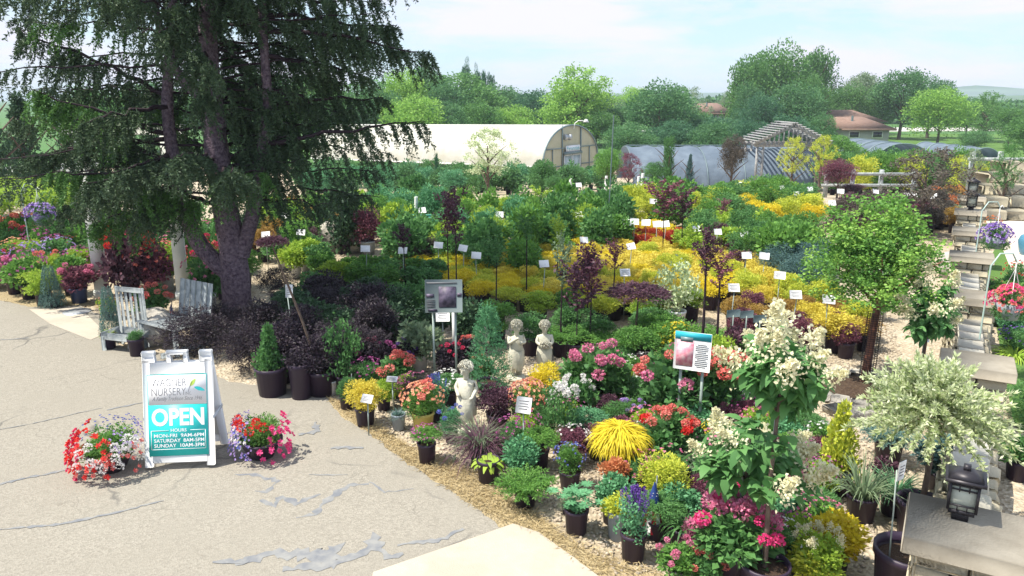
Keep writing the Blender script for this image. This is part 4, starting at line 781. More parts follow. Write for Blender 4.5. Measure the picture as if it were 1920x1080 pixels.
# ------------------------------------------------------------------ A-frame sign
def aframe():
    xl, yl = P(274, 886); xr, yr = P(404, 879); rz = math.atan2(yr - yl, xr - xl); W = math.dist((xl, yl), (xr, yr)); HS = 1.10
    t = thing('sandwich_board', 'white plastic A frame sandwich board reading OPEN with nursery hours in teal', 'sign', (xl, yl, .018), rz)
    tilt = R(13)
    def pan(name, y0, sgn):
        g = G(); th = .045; e = .11
        def b(x, z, wx, hz): g.rock((x, 0, z), (wx, th, hz), j=0, bev=.14)
        b(.035, HS / 2 - .03, .07, HS - .10); b(W - .035, HS / 2 - .03, .07, HS - .10); b(W / 2, .095, W - .13, .07); b(W / 2, HS - .165, W - .13, .11)
        b(.055, HS - .055, .115, .115); b(W - .055, HS - .055, .115, .115)
        b(W / 2 - .075, HS - .06, .04, .115); b(W / 2 + .075, HS - .06, .04, .115); b(W / 2, HS - .012, .19, .035)
        g.box((W / 2, .006, HS / 2 - .02), (W - .12, .012, HS - .22))
        o = part(name, g.mesh(name, M['plastic']), t, (0, y0, 0), (-sgn * tilt, 0, 0)); return o
    f = pan('front_panel', 0, 1); dep = 2 * HS * math.sin(tilt) - .02; bk = pan('back_panel', dep, -1)
    g = G(); g.rock((.0, dep / 2, HS * .42), (.012, .30, .03), j=0); hg = part('hinge', g.mesh('hinge', M['tin']), t); part('hinge', hg.data, t, (W, 0, 0))
    y = -.0275; x0, x1, z0, z1, zm = .052, W - .052, .135, HS - .225, .60
    g = G(); g.box(((x0 + x1) / 2, -.024, (z0 + z1) / 2), (x1 - x0 + .012, .006, z1 - z0 + .012)); part('insert_border', g.mesh('insert_border', M['teal']), f)
    g = G(); g.box(((x0 + x1) / 2, y, (z0 + zm) / 2), (x1 - x0, .004, zm - z0)); lo = part('teal_panel', g.mesh('teal_panel', M['teal']), f)
    g = G(); g.box(((x0 + x1) / 2, y, (zm + z1) / 2 + .001), (x1 - x0, .004, z1 - zm - .002)); up = part('white_panel', g.mesh('white_panel', M['panelw']), f)
    iw = x1 - x0; yt = y - .0032; sc = (z1 - zm) / .245
    fit_text('WAGNER', x0 + .03, zm + .155 * sc, iw * .60, .062 * sc, M['ink'], up, yt, -.014, name='company_name')
    fit_text('NURSERY', x0 + .03, zm + .078 * sc, iw * .59, .062 * sc, M['ink'], up, yt, -.014, name='company_name')
    fit_text('INC.', x0 + iw * .64, zm + .080 * sc, iw * .11, .024 * sc, M['ink'], up, yt, -.012, name='company_name')
    fit_text('A Family Tradition Since 1946', x0 + .035, zm + .026 * sc, iw * .86, .042 * sc, M['ink'], up, yt, -.004, shear=.35, name='tagline')
    def lf(cx, cz, ln, wd, a, m, nm):
        g = G(); n = 14; u = np.linspace(0, 1, n); wv = wd * np.sin(np.pi * u) ** .75 * (1 - .25 * u); c, s = math.cos(a), math.sin(a); A = np.stack([u * ln, wv], 1); B = np.stack([u * ln, -wv * .9], 1)[::-1][1:-1]; Q = np.concatenate([A, B])
        V = np.stack([cx + Q[:, 0] * c - Q[:, 1] * s, np.full(len(Q), yt), cz + Q[:, 0] * s + Q[:, 1] * c], 1); g.add(V, [list(range(len(Q)))]); part(nm, g.mesh(nm, m), up)
    lf(x0 + iw * .72, zm + .15 * sc, .085, .020, R(52), M['lime'], 'green_leaf'); lf(x0 + iw * .79, zm + .142 * sc, .105, .020, R(-20), M['tealleaf'], 'teal_leaf')
    g = G(); g.tube([(x0 + iw * .69, yt, zm + .105 * sc), (x0 + iw * .705, yt, zm + .135 * sc), (x0 + iw * .76, yt, zm + .19 * sc)], .0022, 4); part('leaf_stalk', g.mesh('leaf_stalk', M['ink']), up)
    fit_text('OPEN', x0 + .025, z0 + .27, iw - .05, .165, M['letterw'], lo, yt, .035, name='open_lettering')
    fit_text('HOURS', x0 + iw * .37, z0 + .215, iw * .27, .03, M['letterw'], lo, yt, .01, name='hours_heading')
    for q, (ln, a, b_) in enumerate([('MON-FRI  9AM-6PM', .08, .86), ('SATURDAY  8AM-5PM', .08, .86), ('SUNDAY  10AM-3PM', .08, .86)]): fit_text(ln, x0 + iw * a, z0 + .165 - q * .046, iw * (b_ - .0), .033, M['letterw'], lo, yt, .012, name='hours_line')
    g = G(); zt_, zb_ = z0 + .228, z0 + .055
    for (cx, cz, wx, hz) in ((x0 + .018, (zt_ + zb_) / 2, .004, zt_ - zb_), (x1 - .018, (zt_ + zb_) / 2, .004, zt_ - zb_), ((x0 + x1) / 2, zb_, iw - .036, .004), (x0 + .018 + iw * .15, zt_, iw * .3, .004), (x1 - .018 - iw * .13, zt_, iw * .26, .004)): g.box((cx, yt, cz), (wx, .002, hz))
    part('hours_box', g.mesh('hours_box', M['letterw']), lo)
aframe()
# manhole lid
x, y = P(145, 587); g = G(); g.lathe([(0, .02), (.2, .02), (.21, .01)], 24); o = bpy.data.objects.new('manhole_cover', g.mesh('manhole_cover', M['tin'])); COL.objects.link(o); o.location = (x, y, .012); o['label'] = 'round pale metal cover set in the concrete by the left post'; o['category'] = 'manhole cover'
# ------------------------------------------------------------------ plant placement helpers in photo scale
def zopt(py, h=0): return (H - h) / (.2419 + (py - 540) * .000682)
PLACED = []
def fp(name, label, cat, bx, by, wpx, hpx, kind, colr, **k):
    s = FPX / zopt(by); x, y = P(bx, by); PLACED.append((x, y)); f = {'thread': .74, 'grass': .68, 'tallgrass': .75, 'strap': .68, 'hosta': .8, 'fescue': .8}.get(kind, 1); return plant(name, label, cat, x, y, wpx / s * f, hpx / s * max(f, .8), kind, colr, **k)
C = 'potted plant'
# flower bowls beside the sign
def bowl(bx, by, wpx, label, fls):
    s = FPX / zopt(by); x, y = P(bx, by); wd = wpx / s; t = thing('flower_bowl', label, 'flower bowl', (x, y, .018), 1.0)
    g = G(); g.lathe([(0, 0), (.11, 0), (.19, .15), (.205, .155), (.205, .175), (.18, .175), (.16, .13), (0, .14)], 22); part('bowl', g.mesh('bowl', M['blackpot'], True), t)
    part('foliage', fol('fine', 'green', 0), t, (0, 0, .02), scale=(wd * .82, wd * .82, .40))
    G_ = {}
    for colr, n, a0, a1, z0, z1, sz in fls:
        g = G_.setdefault(colr, G())
        for i in range(n):
            a = random.uniform(a0, a1); z = random.uniform(z0, z1); r = wd * .5 * math.sqrt(max(.05, 1 - max(0, (z - .12) / .42) ** 2)) * random.uniform(.85, 1.05); q = np.array([r * math.cos(a), r * math.sin(a), z + .02]); d = np.array([math.cos(a), math.sin(a), .4 + z * 2]); d /= np.linalg.norm(d)
            u = np.cross(d, [0, 0.1, 1]); u /= np.linalg.norm(u); v = np.cross(d, u); b = np.linspace(0, 6.28, 6, endpoint=False) + random.random()
            if sz < 0:
                n2 = 40; ss = sph(n2, .3); g.leaves(q + ss * -sz * .6, ss, -sz * .45, -sz * .4)
            else: g.leaves(np.tile(q, (6, 1)), np.outer(np.cos(b), u) + np.outer(np.sin(b), v) + d * .35, sz, sz * .85, .1)
    for colr, g in G_.items(): part('flowers', g.mesh('flowers', FL[colr]), t, rot=(0, 0, -1.0))
bowl(212, 884, 142, 'bowl of red, white and blue flowers left of the sandwich board', [('red', 60, 2.6, 5.2, .04, .42, .034), ('crimson', 34, 2.9, 4.4, .0, .4, .03), ('coral', 26, 4.2, 6.2, .05, .3, .028), ('white', 22, 4.3, 6.2, .12, .36, -.045), ('bluef', 70, .2, 3.0, .2, .44, .014), ('lilac', 50, 5.2, 7.0, .25, .44, .013)])
bowl(492, 858, 112, 'bowl of blue lobelia, red geranium and hot pink petunia right of the sandwich board', [('lilac', 150, 2.3, 4.7, .05, .40, .014), ('bluef', 80, 2.3, 4.6, .08, .42, .013), ('red', 9, 3.3, 5.2, .34, .42, -.05), ('hotpink', 44, 4.9, 7.4, .02, .36, .034), ('white', 12, 3.2, 4.6, .06, .36, .022)])
# shaded side, left to right
fp('potted_evergreen', 'glossy conical shrub in big black pot right of the sandwich board', C, 512, 742, 78, 112, 'cone', 'mid', pw=.42, ph=.34)
fp('weeping_tree', 'leaning grafted tree with a dark crown and long bare stem in a grey banded pot', 'tree', 605, 742, 60, 50, 'lace', 'purple', pw=.38, ph=.30, trunk=(1.35, .018), lean=-.33, rz=0, tmat='stem')
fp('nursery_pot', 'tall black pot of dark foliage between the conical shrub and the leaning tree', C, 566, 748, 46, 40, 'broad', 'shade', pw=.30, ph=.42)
fp('blue_fescue', 'small spiky grey plant in a white lettered pot under the leaning tree', C, 622, 742, 48, 34, 'fescue', 'greygreen', pot='whitepot', pw=.17, ph=.17)
fp('young_maple', 'lacy green upright shrub behind the small flag in the shade', C, 650, 738, 80, 120, 'open', 'mid', pw=.3)
fp('rhododendron', 'broad leaved rhododendron in a white pot in front of the large shaded sign', C, 787, 700, 96, 78, 'hyd', 'greygreen', pot='whitepot', pw=.24, ph=.24)
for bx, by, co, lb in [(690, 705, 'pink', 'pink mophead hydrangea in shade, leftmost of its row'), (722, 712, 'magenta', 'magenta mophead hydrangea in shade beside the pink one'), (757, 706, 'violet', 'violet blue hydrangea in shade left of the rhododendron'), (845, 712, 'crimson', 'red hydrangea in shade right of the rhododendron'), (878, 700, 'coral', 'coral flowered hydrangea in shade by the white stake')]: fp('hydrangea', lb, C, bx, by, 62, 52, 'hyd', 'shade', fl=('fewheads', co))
fp('begonia', 'bright red flowering plant with a pale tag in front of the rhododendron', C, 746, 745, 74, 62, 'hyd', 'mid', fl=('bigheads', 'coral'))
fp('geranium', 'small scarlet geranium beside the blue spruce in the shade', C, 905, 725, 52, 46, 'hyd', 'mid', fl=('fewheads', 'red'))
# sunlit front edge
fp('golden_spirea', 'golden yellow leaved mound with a white tag at the left of the sunny bed', C, 686, 800, 84, 72, 'fine', 'gold', fl=None, pw=.24, ph=.2)
fp('small_perennial', 'small green leafy plant tucked behind the golden mound', C, 652, 768, 52, 46, 'fine', 'mid', pw=.2)
fp('fescue', 'tiny blue grey grass in a grey pot left of the coral rose', C, 748, 808, 54, 44, 'fescue', 'blue', pot='greypot', pw=.17, ph=.17)
fp('rose', 'coral and peach rose in a mustard coloured pot', C, 794, 812, 88, 66, 'fine', 'green', fl=[('manydots', 'peach'), ('fewheads', 'coral')], pot='tanpot', pw=.26, ph=.22)
fp('heather', 'pink grey bushy plant behind the coral rose', C, 782, 772, 80, 52, 'fine', 'bronze', fl=('dots', 'pink'))
fp('delphinium', 'blue flower spikes beside the kneeling cherub statue', C, 820, 792, 54, 72, 'open', 'teal', fl=('spikes', 'bluef'))
fp('delphinium', 'second blue spiked plant right in front of the foremost cherub', C, 846, 832, 52, 62, 'fine', 'teal', fl=('fewheads', 'bluef'))
fp('geranium', 'mauve flowered cranesbill in a small black pot at the gravel edge', C, 801, 868, 62, 46, 'lace', 'green', fl=('dots', 'magenta'), pw=.2, ph=.2)
fp('fountain_grass', 'dark purple arching fountain grass before the foremost cherub', C, 905, 872, 176, 118, 'grass', 'purple', pw=.24, ph=.2)
fp('fountain_grass', 'grey green arching grass blades mixed behind the dark fountain grass', C, 895, 862, 140, 112, 'grass', 'greygreen', pw=.2, ph=.18)
fp('barberry', 'deep wine barberry mound right of the foremost cherub', C, 935, 815, 98, 78, 'fine', 'purple')
fp('hosta', 'chartreuse hosta in a black pot at the gravel edge', C, 916, 905, 78, 56, 'hosta', 'lime', pw=.24, ph=.22)
fp('spreading_juniper', 'bright green spreading juniper lowest at the gravel edge', C, 985, 950, 122, 82, 'juniper', 'green', pw=.22, ph=.14)
fp('perennial', 'green leafy perennial with mauve flowers beside the fountain grass', C, 962, 868, 74, 70, 'fine', 'mid', fl=('dots', 'magenta'))
fp('daisy', 'green ferny plant in a black pot with one pale bloom', C, 1010, 880, 82, 58, 'lace', 'green', pw=.22, ph=.2, fl=None)
fp('peony', 'tall white double flowers on leafy stems left of the yellow threadleaf mound', C, 1052, 850, 74, 120, 'open', 'mid', fl=('bigheads', 'white'))
fp('peony', 'white bloomed plant just behind the tall white double flowers', C, 1080, 800, 70, 80, 'hyd', 'mid', fl=('heads', 'white'))
fp('rose', 'peach rose with a large white tag in a mustard pot', C, 990, 820, 82, 78, 'fine', 'green', fl=[('manydots', 'peach'), ('dots', 'coral')], pot='tanpot', pw=.22, ph=.24)
fp('golden_shrub', 'brilliant yellow shrub below the two standing cherubs', C, 1025, 765, 90, 66, 'fine', 'yellow')
fp('threadleaf_cypress', 'large bright yellow threadleaf mound with drooping strands', C, 1158, 905, 140, 108, 'thread', 'yellow', pw=.34, ph=.26)
fp('blue_perennial', 'blue flowered green plant below the white peonies', C, 1068, 918, 66, 66, 'fine', 'green', fl=('dots', 'bluef'), pw=.22)
fp('blue_perennial', 'ferny green perennial between peonies and threadleaf mound', C, 1100, 842, 84, 64, 'lace', 'teal')
fp('lupine', 'lupine with fan leaves in a black pot on the gravel edge', C, 1080, 1002, 92, 84, 'lupine', 'teal', pw=.22, ph=.21)
fp('blanket_flower', 'grey leaved plant with two red blooms behind the lupine', C, 1062, 965, 50, 62, 'fescue', 'greygreen', fl=None)
fp('coral_bells', 'orange leaved coral bells in a white pot', C, 1152, 950, 66, 56, 'broad', 'orange', pot='whitepot', pw=.24, ph=.26)
fp('coral_bells', 'pale yellow coral bells in a grey pot behind the purple salvia', C, 1160, 1010, 70, 48, 'broad', 'yellowgreen', pot='greypot', pw=.22, ph=.24)
fp('salvia', 'purple spiked salvia in a grey banded black pot at the front', C, 1186, 1050, 76, 96, 'open', 'teal', fl=[('spikes', 'violet'), ('spikes', 'violet')], pw=.22, ph=.22)
fp('golden_spirea', 'yellow green shrub with orange tips behind the folded flag', C, 1240, 965, 118, 92, 'fine', 'yellowgreen')
fp('daylily', 'strappy dark green daylily clump right of the flag', C, 1282, 1035, 124, 106, 'strap', 'mid', pw=.26)
fp('daylily', 'grey green strap leaved clump beside the red hydrangeas', C, 1305, 905, 96, 80, 'strap', 'greygreen', pw=.22)
fp('begonia', 'pink flowered light green plant cut by the bottom edge', C, 1272, 1100, 92, 66, 'broad', 'green', fl=('fewheads', 'pink'))
fp('hydrangea', 'large pink mophead hydrangea at the bottom edge', C, 1375, 1098, 168, 104, 'hyd', 'mid', fl=[('bigheads', 'pink'), ('fewheads', 'hotpink')], pw=.36)
fp('hydrangea', 'deep coral hydrangea half hidden at the bottom left of the pink one', C, 1322, 1110, 70, 60, 'hyd', 'mid', fl=('bigheads', 'coral'))
fp('hydrangea', 'red hydrangea right of the yellow threadleaf mound', C, 1252, 890, 112, 92, 'hyd', 'big', fl=[('heads', 'coral'), ('fewheads', 'red')])
fp('hydrangea', 'pink and coral hydrangea directly under the teal topped sign', C, 1262, 800, 150, 120, 'hyd', 'mid', fl=[('heads', 'coral'), ('fewheads', 'pink')], pw=.36)
fp('hydrangea', 'coral red hydrangea at the right foot of the teal topped sign', C, 1348, 800, 112, 112, 'hyd', 'mid', fl=[('heads', 'coral'), ('bigheads', 'coral')], pw=.34)
fp('hydrangea', 'rose pink hydrangea with dark leaves right of the standing cherubs', C, 1122, 775, 128, 102, 'hyd', 'mid', fl=[('fewheads', 'pink'), ('fewheads', 'pink')], pw=.34)
fp('hydrangea', 'dark leaved hydrangea without bloom left of the rose pink one', C, 1085, 760, 80, 84, 'hyd', 'big')
fp('phlox', 'lilac headed phlox above the yellow threadleaf mound', C, 1182, 812, 58, 48, 'broad', 'green', fl=('heads', 'lilac'))
fp('barberry', 'small near black leaved mound left of the lilac phlox', C, 1140, 805, 70, 52, 'fine', 'purple')
fp('begonia', 'hot red flowers half hidden behind the lilac stake', C, 1380, 975, 74, 60, 'hyd', 'mid', fl=('bigheads', 'hotpink'))
fp('lantana', 'small plant dotted with yellow flowers behind the white lilac panicles', C, 1345, 855, 66, 50, 'fine', 'green', fl=('manydots', 'yellow'))
fp('iris', 'blue flowered plant among the white lilac panicles', C, 1365, 935, 56, 52, 'strap', 'green', fl=('dots', 'bluef'))
fp('dwarf_purple_shrub', 'dark purple leaved bush before the gravel path', C, 1440, 735, 100, 84, 'broad', 'plum')
fp('dwarf_purple_shrub', 'low purple bush left of the tall lilac panicles', C, 1375, 700, 86, 66, 'broad', 'purple')
# lilac standards
def lilac(bx, by, wpx, hpx, clear, label, s_=1.0):
    s = FPX / zopt(by); x, y = P(bx, by); w_, h_ = wpx / s, hpx / s; t = thing('lilac_standard', label, 'lilac tree', (x, y, .012), random.uniform(0, 6)); part('pot', pot_mesh('blackpot'), t, scale=(.34, .34, .3)); part('soil', soil_mesh(), t, scale=(.34, .34, .3))
    g = G(); g.tube([(0, 0, .24), (.015, .01, .3 + clear * .5), (0, 0, .25 + clear + h_ * .6)], [.019, .016, .008], 8); part('trunk', g.mesh('trunk', M['stem']), t); g = G(); g.tube([(.03, 0, .22), (.03, 0, .3 + clear + h_ * .5)], .009, 5); part('stake', g.mesh('stake', M['weather']), t)
    g = G(); gf = G(); gs = G(); nb_ = int(16 * s_)
    for i in range(nb_):
        a = i * 2.4; el = random.uniform(.0, 1.1); ln = random.uniform(.35, .55); c0 = np.array([0, 0, .22 + clear + random.uniform(0, h_ * .45)]); d = np.array([math.cos(a) * math.cos(el), math.sin(a) * math.cos(el), math.sin(el)]); e = c0 + d * ln * [w_, w_, h_]; gs.tube([c0, (c0 + e) / 2 + [0, 0, .02], e], [.007, .005, .003], 4, False)
        n = 44; q = c0 + (e - c0) * rng.uniform(.25, 1, (n, 1)) + rng.normal(0, .03, (n, 3)); D = rng.normal(0, .8, (n, 3)) + d * .6 + [0, 0, -.45]; g.blades(q, D, rng.uniform(.09, .14, n), np.full(n, .075), rng.uniform(.5, 1.6, n), 3)
        if i % 3 != 2:
            for q_ in range(random.choice((0, 1, 1, 2))): sc = random.uniform(.15, .22); part('flower_head', flw('onepanicle', 'cream'), t, tuple(e + rng.normal(0, .04, 3)), (-d[1] * 1.0 + random.gauss(0, .3), d[0] * 1.0 + random.gauss(0, .3), 0), (sc * 1.35, sc * 1.35, sc))
    part('twigs', gs.mesh('twigs', M['stem']), t); part('foliage', g.mesh('foliage', L['big']), t); return t
lilac(1385, 1085, 215, 180, .42, 'Japanese lilac standard with white panicles lowest in front of the gold conifer')
lilac(1428, 1130, 160, 180, 1.12, 'tall lilac standard whose cream panicles rise highest in the foreground', 1.2)
lilac(1722, 760, 92, 140, .50, 'cream flowered lilac standard in a dark pot beside the wall coping', 1.1)
fp('lilac_shrub', 'lilac plant with pale green leaves under the panicles at the bottom edge', C, 1530, 1110, 110, 90, 'broad', 'lime', fl=('panicle', 'cream'))
fp('golden_conifer', 'golden green conifer behind the lowest lilac panicles', C, 1566, 925, 96, 168, 'cone', 'yellowgreen', pw=.3)
fp('golden_shrub', 'bright yellow broad leaved shrub at the bottom left of the big empty pot', C, 1560, 1075, 120, 100, 'broad', 'yellow', fl=None)
fp('golden_shrub', 'yellow green low shrub under the bright yellow one', C, 1510, 1110, 120, 60, 'broad', 'yellowgreen')
fp('switchgrass', 'tall blue green upright grass left of the near stone pier', C, 1612, 975, 150, 120, 'tallgrass', 'greygreen', pw=.28)
fp('switchgrass', 'second clump of tall grass touching the near pier', C, 1672, 965, 120, 90, 'tallgrass', 'teal', pw=.24)
fp('blue_juniper', 'blue green feathery shrub under the dappled willow', C, 1662, 870, 110, 80, 'juniper', 'blue')
fp('blue_juniper', 'blue green shrub behind the nearest pier', C, 1760, 930, 120, 90, 'broad', 'bluedark')
fp('wine_shrub', 'wine red leaved shrub between tall grass and willow', C, 1655, 920, 60, 54, 'broad', 'purple')
fp('rose', 'dark leaved rose with a red bloom at the right edge below the willow', C, 1905, 900, 90, 64, 'broad', 'mid', fl=None)
# dappled willow standard
def willow(px, py, wpx, hpx):
    x, y = 3.2, 5.35; t = thing('dappled_willow', 'cream and green dappled willow standard arching over the near stone pier', 'willow', (x, y, .012)); part('pot', pot_mesh('blackpot'), t, scale=(.36, .36, .3))
    g = G(); g.tube([(0, 0, .2), (.02, .0, .6), (0, 0, .98)], [.024, .02, .018], 8); part('trunk', g.mesh('trunk', M['stem']), t)
    g = G(); gs = G(); n = 260
    for i in range(n):
        a = random.uniform(0, 6.28); el = random.uniform(-.15, 1.45); ln = random.uniform(.38, .64); d = np.array([math.cos(a) * math.cos(el) * 1.0, math.sin(a) * math.cos(el), math.sin(el) * .85]); c0 = np.array([0, 0, 1.02]); tt = np.linspace(0, 1, 5)[:, None]; q = c0 + d * ln * tt + np.array([0, 0, -.15]) * tt ** 2 * (1 - .5 * math.sin(el)); gs.tube(q, np.linspace(.005, .0015, 5), 3, False)
        m_ = 80; u = rng.uniform(.25, 1.0, m_); p = np.stack([np.interp(u, tt[:, 0], q[:, k]) for k in range(3)], 1); g.leaves(p, rng.normal(0, .55, (m_, 3)) + d * .9, rng.uniform(.035, .06, m_), .016)
    part('twigs', gs.mesh('twigs', M['greenstem']), t); part('foliage', g.mesh('foliage', L['willow']), t)
willow(0, 0, 0, 0)
# tree with trunk guard
x, y = P(1622, 728); t = thing('cherry_tree', 'round crowned young tree with a black mesh guard round its trunk on the gravel path', 'tree', (x, y, .012)); s = FPX / zopt(728)
th = 1.05; g = G(); g.tube([(-.02, 0, -.02), (0, 0, .5), (.03, 0, 1.0), (.05, 0, 1.35)], [.055, .045, .042, .03], 10)
for i in range(9): a = i * 2.4; g.tube([(.03, 0, .95 + i * .04), (.03 + .25 * math.cos(a), .25 * math.sin(a), 1.2 + i * .03), (.03 + .6 * math.cos(a), .6 * math.sin(a), 1.4 + i * .04)], [.022, .014, .005], 5, False)
part('trunk', g.mesh('trunk', M['cherry'], True), t); cw = 262 / FPX * 9.0; part('crown', crown_mesh('oak', 'green', 1), t, (-.08, 0, 1.0), scale=(cw * .80, cw * .80, .95)); part('inner_crown', crown_mesh('loose', 'green', 0), t, (-.08, 0, .95), scale=(cw * 1.12, cw * 1.12, 1.30)); part('outer_crown', crown_mesh('loose', 'treec', 2), t, (-.08, 0, .92), rot=(0, 0, 2), scale=(cw * 1.08, cw * 1.08, 1.22))
g = G(); 
for k in range(14): a = k / 14 * 6.28; g.tube([(.085 * math.cos(a), .085 * math.sin(a), .0), (.085 * math.cos(a) + .02, .085 * math.sin(a), .92)], .003, 3, False)
for k in range(34): g.lathe([(.085, .02 + k * .027), (.0875, .0225 + k * .027), (.085, .025 + k * .027)], 14, (.0004 * k, 0, 0))
part('trunk_guard', g.mesh('trunk_guard', M['mesh']), t)
x2, y2 = P(1608, 738); t = thing('tree_ring', 'low ring of bark covered stone edging round the guarded tree', 'edging', (x2, y2, .01)); g = G()
for k in range(16): a = k / 16 * 6.28; g.rock((.52 * math.cos(a), .52 * math.sin(a), .05), (.19, .13, .11), rz=a + 1.57, j=.12)
part('edging', g.mesh('edging', M['boulder']), t); g = G(); V = [[.46 * math.cos(a) * r, .46 * math.sin(a) * r, .07 * (1.2 - r) + .03] for r in (1, .6) for a in np.linspace(0, 6.28, 24, endpoint=False)] + [[0, 0, .1]]; g.add(V, [[i, (i + 1) % 24, 24 + (i + 1) % 24, 24 + i] for i in range(24)] + [[24 + i, 24 + (i + 1) % 24, 48] for i in range(24)]); part('mulch', g.mesh('mulch', M['soil']), t)
x2, y2 = P(1598, 778); t = thing('stepping_stone', 'flat pale stepping stone in the gravel before the tree ring', 'stone', (x2, y2, .01), .3); g = G(); g.rock((0, 0, .035), (.55, .35, .07), j=.1); part('slab', g.mesh('slab', M['boulder']), t)
# big empty pot with wood stake by the near pier
x, y = P(1690, 1130); t = thing('nursery_pot', 'big empty black pot of dry soil against the near pier', 'pot', (x, y, .012)); part('pot', pot_mesh('blackpot'), t, scale=(.44, .44, .40)); part('soil', soil_mesh(), t, scale=(.44, .44, .38)); g = G(); g.box((.10, -.08, .42), (.025, .008, .32)); part('wooden_tag', g.mesh('wooden_tag', M['weather']), t)
# ------------------------------------------------------------------ cherub statues
def skin(name, nodes, edges, m, sub=2):
    me = bpy.data.meshes.new(name); me.from_pydata([n[:3] for n in nodes], edges, []); o = bpy.data.objects.new(name, me); COL.objects.link(o)
    sk = o.modifiers.new('skin', 'SKIN'); sk.use_smooth_shade = True; ss = o.modifiers.new('sub', 'SUBSURF'); ss.levels = sub; ss.render_levels = sub
    for i, n in enumerate(nodes): me.skin_vertices[0].data[i].radius = (n[3], n[4] if len(n) > 4 else n[3])
    me.skin_vertices[0].data[0].use_root = True
    me2 = bpy.data.meshes.new_from_object(o.evaluated_get(bpy.context.evaluated_depsgraph_get())); bpy.data.objects.remove(o); me2.materials.clear(); me2.materials.append(m); me2.name = name
    for p in me2.polygons: p.use_smooth = True
    return me2
def cherub(bx, by, hh, rz, label, pose, hold):
    x, y = P(bx, by); t = thing('cherub_statue', label, 'statue', (x, y, .012), rz, scale=(hh, hh, hh))
    # unit height 1, facing -y ; child proportions
    nd = [(0, 0, .47, .085, .075), (0, -.01, .56, .088, .08), (0, 0, .65, .085, .065), (0, 0, .715, .045, .04), (0, -.01, .76, .032), (0, -.015, .80, .05), (0, -.02, .86, .082, .085), (0, -.015, .925, .06),
          (-.055, 0, .40, .062), (-.065, -.03 - .05 * pose[0], .25, .045), (-.055, .01 - .02 * pose[0], .10, .032), (-.06, -.04, .07, .028),
          (.055, 0, .40, .062), (.06, -.02 - .05 * pose[1], .25, .045), (.06, .02 - .02 * pose[1], .10, .032), (.065, -.04, .07, .028),
          (-.105, 0, .685, .038), (-.135, pose[2][0], pose[2][1], .03), (pose[3][0], pose[3][1], pose[3][2], .024), (pose[3][0] + .02, pose[3][1] - .03, pose[3][2] + .01, .024),
          (.105, 0, .685, .038), (.135, pose[4][0], pose[4][1], .03), (pose[5][0], pose[5][1], pose[5][2], .024), (pose[5][0] - .02, pose[5][1] - .03, pose[5][2] + .01, .024)]
    ed = [(0, 1), (1, 2), (2, 3), (3, 4), (4, 5), (5, 6), (6, 7), (0, 8), (8, 9), (9, 10), (10, 11), (0, 12), (12, 13), (13, 14), (14, 15), (2, 16), (16, 17), (17, 18), (18, 19), (2, 20), (20, 21), (21, 22), (22, 23)]
    part('figure', skin('figure', nd, ed, M['statue']), t)
    g = G(); n = 150; s = sph(n, .5); s = s[(s[:, 2] > -.1) | (s[:, 1] > .25)]
    for q in s: g.rock(tuple(np.array([0, -.01, .885]) + q * [.083, .088, .078]), (.034, .034, .034), rz=random.random() * 3, j=.2, bev=.3)
    part('curly_hair', g.mesh('curly_hair', M['statue'], True), t)
    g = G(); g.rock((0, -.108, .85), (.018, .022, .03), j=0, bev=.3); g.rock((0, -.098, .822), (.036, .012, .010), j=0, bev=.3); [g.rock((sx * .03, -.098, .872), (.020, .010, .012), j=0, bev=.3) for sx in (-1, 1)]; [g.rock((sx * .083, -.02, .86), (.014, .03, .036), j=0, bev=.3) for sx in (-1, 1)]; part('face', g.mesh('face', M['statue'], True), t)
    g = G(); seg = 40; rows = [(.50, .105, .095), (.44, .125, .115), (.36, .13, .125), (.28, .125, .13), (.20, .115, .12)] if hold != 'bare' else [(.50, .1, .092), (.44, .118, .108), (.38, .12, .112), (.34, .12, .115)]
    V = []
    for z, a_, b_ in rows:
        for k_ in range(seg): an = k_ / seg * 6.283; f = 1 + .07 * math.sin(an * 9 + z * 20) * (1 - (z - .2) * 1.5); V.append([a_ * f * math.cos(an), b_ * f * math.sin(an), z + .03 * math.sin(an * 2 + 1)])
    g.add(V, [[i * seg + k_, (i + 1) * seg + k_, (i + 1) * seg + (k_ + 1) % seg, i * seg + (k_ + 1) % seg] for i in range(len(rows) - 1) for k_ in range(seg)]); part('drapery', g.mesh('drapery', M['statue'], True), t)
    g = G(); g.lathe([(0, 0), (.15, 0), (.155, .02), (.14, .05), (.10, .06), (0, .065)], 16); part('plinth', g.mesh('plinth', M['statue']), t)
    if hold == 'basket':
        g = G(); n = 60; s = sph(n, .4)
        for q in s: g.rock(tuple(np.array([0, -.12, .58]) + q * [.08, .05, .05]), (.035, .03, .03), rz=random.random() * 3, j=.2, bev=.3)
        part('flower_bunch', g.mesh('flower_bunch', M['statue'], True), t)
    if hold == 'trunk': g = G(); g.tube([(.08, .10, .04), (.09, .09, .25), (.07, .08, .42)], [.055, .045, .04], 9); part('tree_stump', g.mesh('tree_stump', M['statue'], True), t)
    return t
cherub(968, 712, .78, .35, 'grey cherub statue standing with hands at its chest, left of the standing pair', (.6, -.2, (-.02, .60), (-.03, -.12, .70), (-.02, .59), (.04, -.11, .62)), 'trunk')
cherub(1020, 706, .74, .1, 'pale cherub statue hugging a bunch of flowers, right of the standing pair', (-.2, .4, (-.04, .60), (-.05, -.13, .56), (-.04, .60), (.05, -.13, .56)), 'basket')
cherub(876, 812, .80, -.5, 'cream cherub statue with draped cloth nearest the fountain grass', (.5, .2, (-.04, .60), (-.06, -.10, .52), (.02, .60), (.13, -.09, .50)), 'drape')
